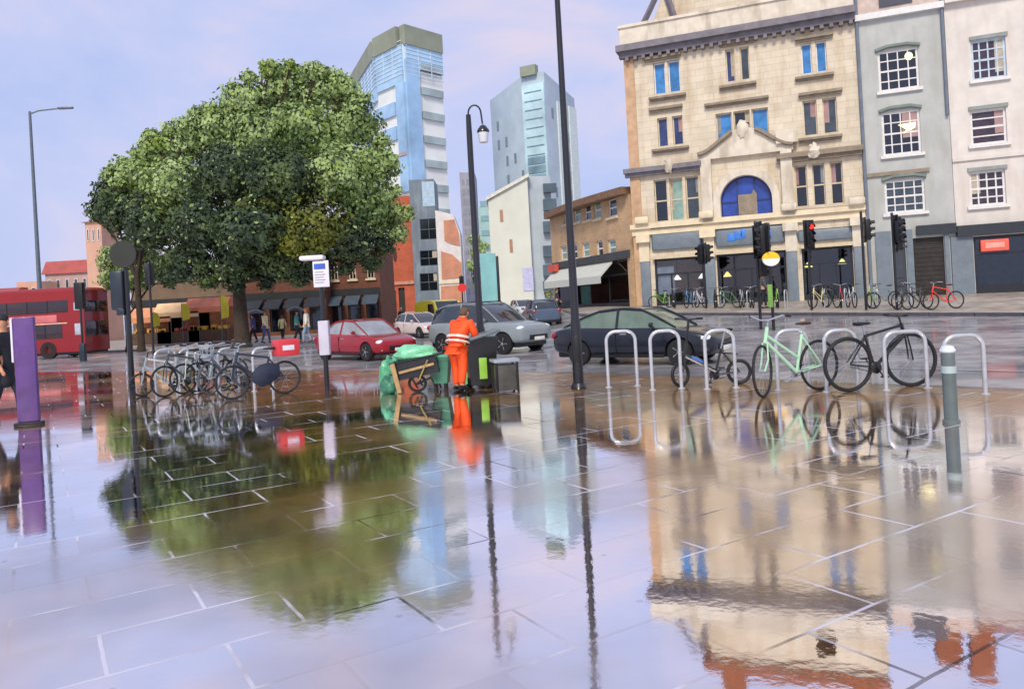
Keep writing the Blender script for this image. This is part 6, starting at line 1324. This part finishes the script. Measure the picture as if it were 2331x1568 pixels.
stall(402, 54, 3.2, 2.25, 'cream canopied market stall, middle of the row', AWN[1], 2)
stall(470, 54, 3.0, 2.5, 'salmon canopied market stall nearest the big trunk', AWN[2], 3)
for x, y0, y1, lab in ((352, 710, 745, 'leftmost yellow feather banner by the stalls'), (420, 690, 730, 'middle yellow feather banner by the stalls'), (508, 672, 726, 'tallest olive yellow banner, at the right hand stall')):
    Y = 52.5; pa_, pb_ = at(x, y0, Y), at(x, y1, Y); t = thing('banner_flag', lab, 'banner', (pa_.x, Y, 0), 0, 'yellow banners at the stalls'); q = MB(); q.tube([(-.22, 0, 0), (-.22, 0, pa_.z)], .025, 6); q.build('pole', GREYP, t)
    w = .55; q = MB(); q.prism([(-.2, pb_.z), (w-.25, pb_.z+.1), (w-.2, (pa_.z+pb_.z)/2), (w-.35, pa_.z-.1), (-.1, pa_.z), (-.2, pa_.z-.1)], -.012, .012, axis='y'); q.build('flag', mat('banner_yellow', '#c9bb2e', .6, var=.15), t)
DK = mat('dark_front', '#1d2022', .5, var=.4, scale=1.5); DBR = brickmat('dark_brown_brick', '#7a4630', '#5d3424', '#574238')
def front(label, x0, x1, ytop, Y, m_, openings, awn=None, roofc=None):
    F_ = Facade(x0, Y, x1, Y); p = F_.pt(0); t = thing('shop_building', label, 'building', (p.x, p.y, 0), 0); H_ = F_.sz((x0+x1)/2, ytop)[1]; Lf = F_.len; n = openings; hs = [(Lf*(i+.15)/n, Lf*(i+.85)/n, .3, 2.9) for i in range(n)]; up_ = []
    if H_ > 6: up_ = [(Lf*(i+.3)/n, Lf*(i+.7)/n, 4.4, 5.8) for i in range(n)]
    q = MB(); wall_holes(q, 0, Lf, -.1, H_, hs+up_, .2); shell(q, 0, Lf, -.1, H_, 8); q.build('wall', m_, t)
    for i, h_ in enumerate(hs):
        q = MB(); q.box(h_[0]+.05, h_[0]+.15, .1, .18, .3, 2.9); q.box(h_[1]-.15, h_[1]-.05, .1, .18, .3, 2.9); q.box(h_[0]+.15, h_[1]-.15, .1, .18, 2.1, 2.2); o = q.build('shopfront', DK, t); q = MB(); q.box(h_[0]+.01, h_[1]-.01, .19, .2, .31, 2.89); q.build('pane', PANE, o)
    for h_ in up_: window(t, *h_, CREAMF, PANE, 2, 2, dep=.1, sill=CREAMF)
    q = MB(); q.box(0, Lf, -.15, -.005, 3.0, 3.6); q.build('shop_fascia', DK, t)
    if awn:
        for i in range(n): q = MB(); q.prism([(-.155, 3.0), (-1.5, 2.35), (-1.5, 2.2), (-.155, 2.85)], Lf*(i+.1)/n, Lf*(i+.9)/n, axis='x'); q.build('awning', awn, t)
    q = MB(); q.box(-.1, Lf+.1, -.15, .3, H_, H_+.25); q.build('coping', TRIM, t); return t
front('long dark fronted pub building seen beneath the tree crown', 560, 742, 600, 64, DBR, 4, mat('awning_black', '#2a3038', .5, var=.2))
front('low brown brick shop with black awnings between the tree and the orange brick building', 744, 868, 572, 66, DBR, 3, mat('awning_slate', '#44525e', .45, var=.2))
front('low dull shop row behind the market stalls', 300, 556, 640, 66, mat('umber_wall', '#75604c', .8, var=.25, scale=1), 5)
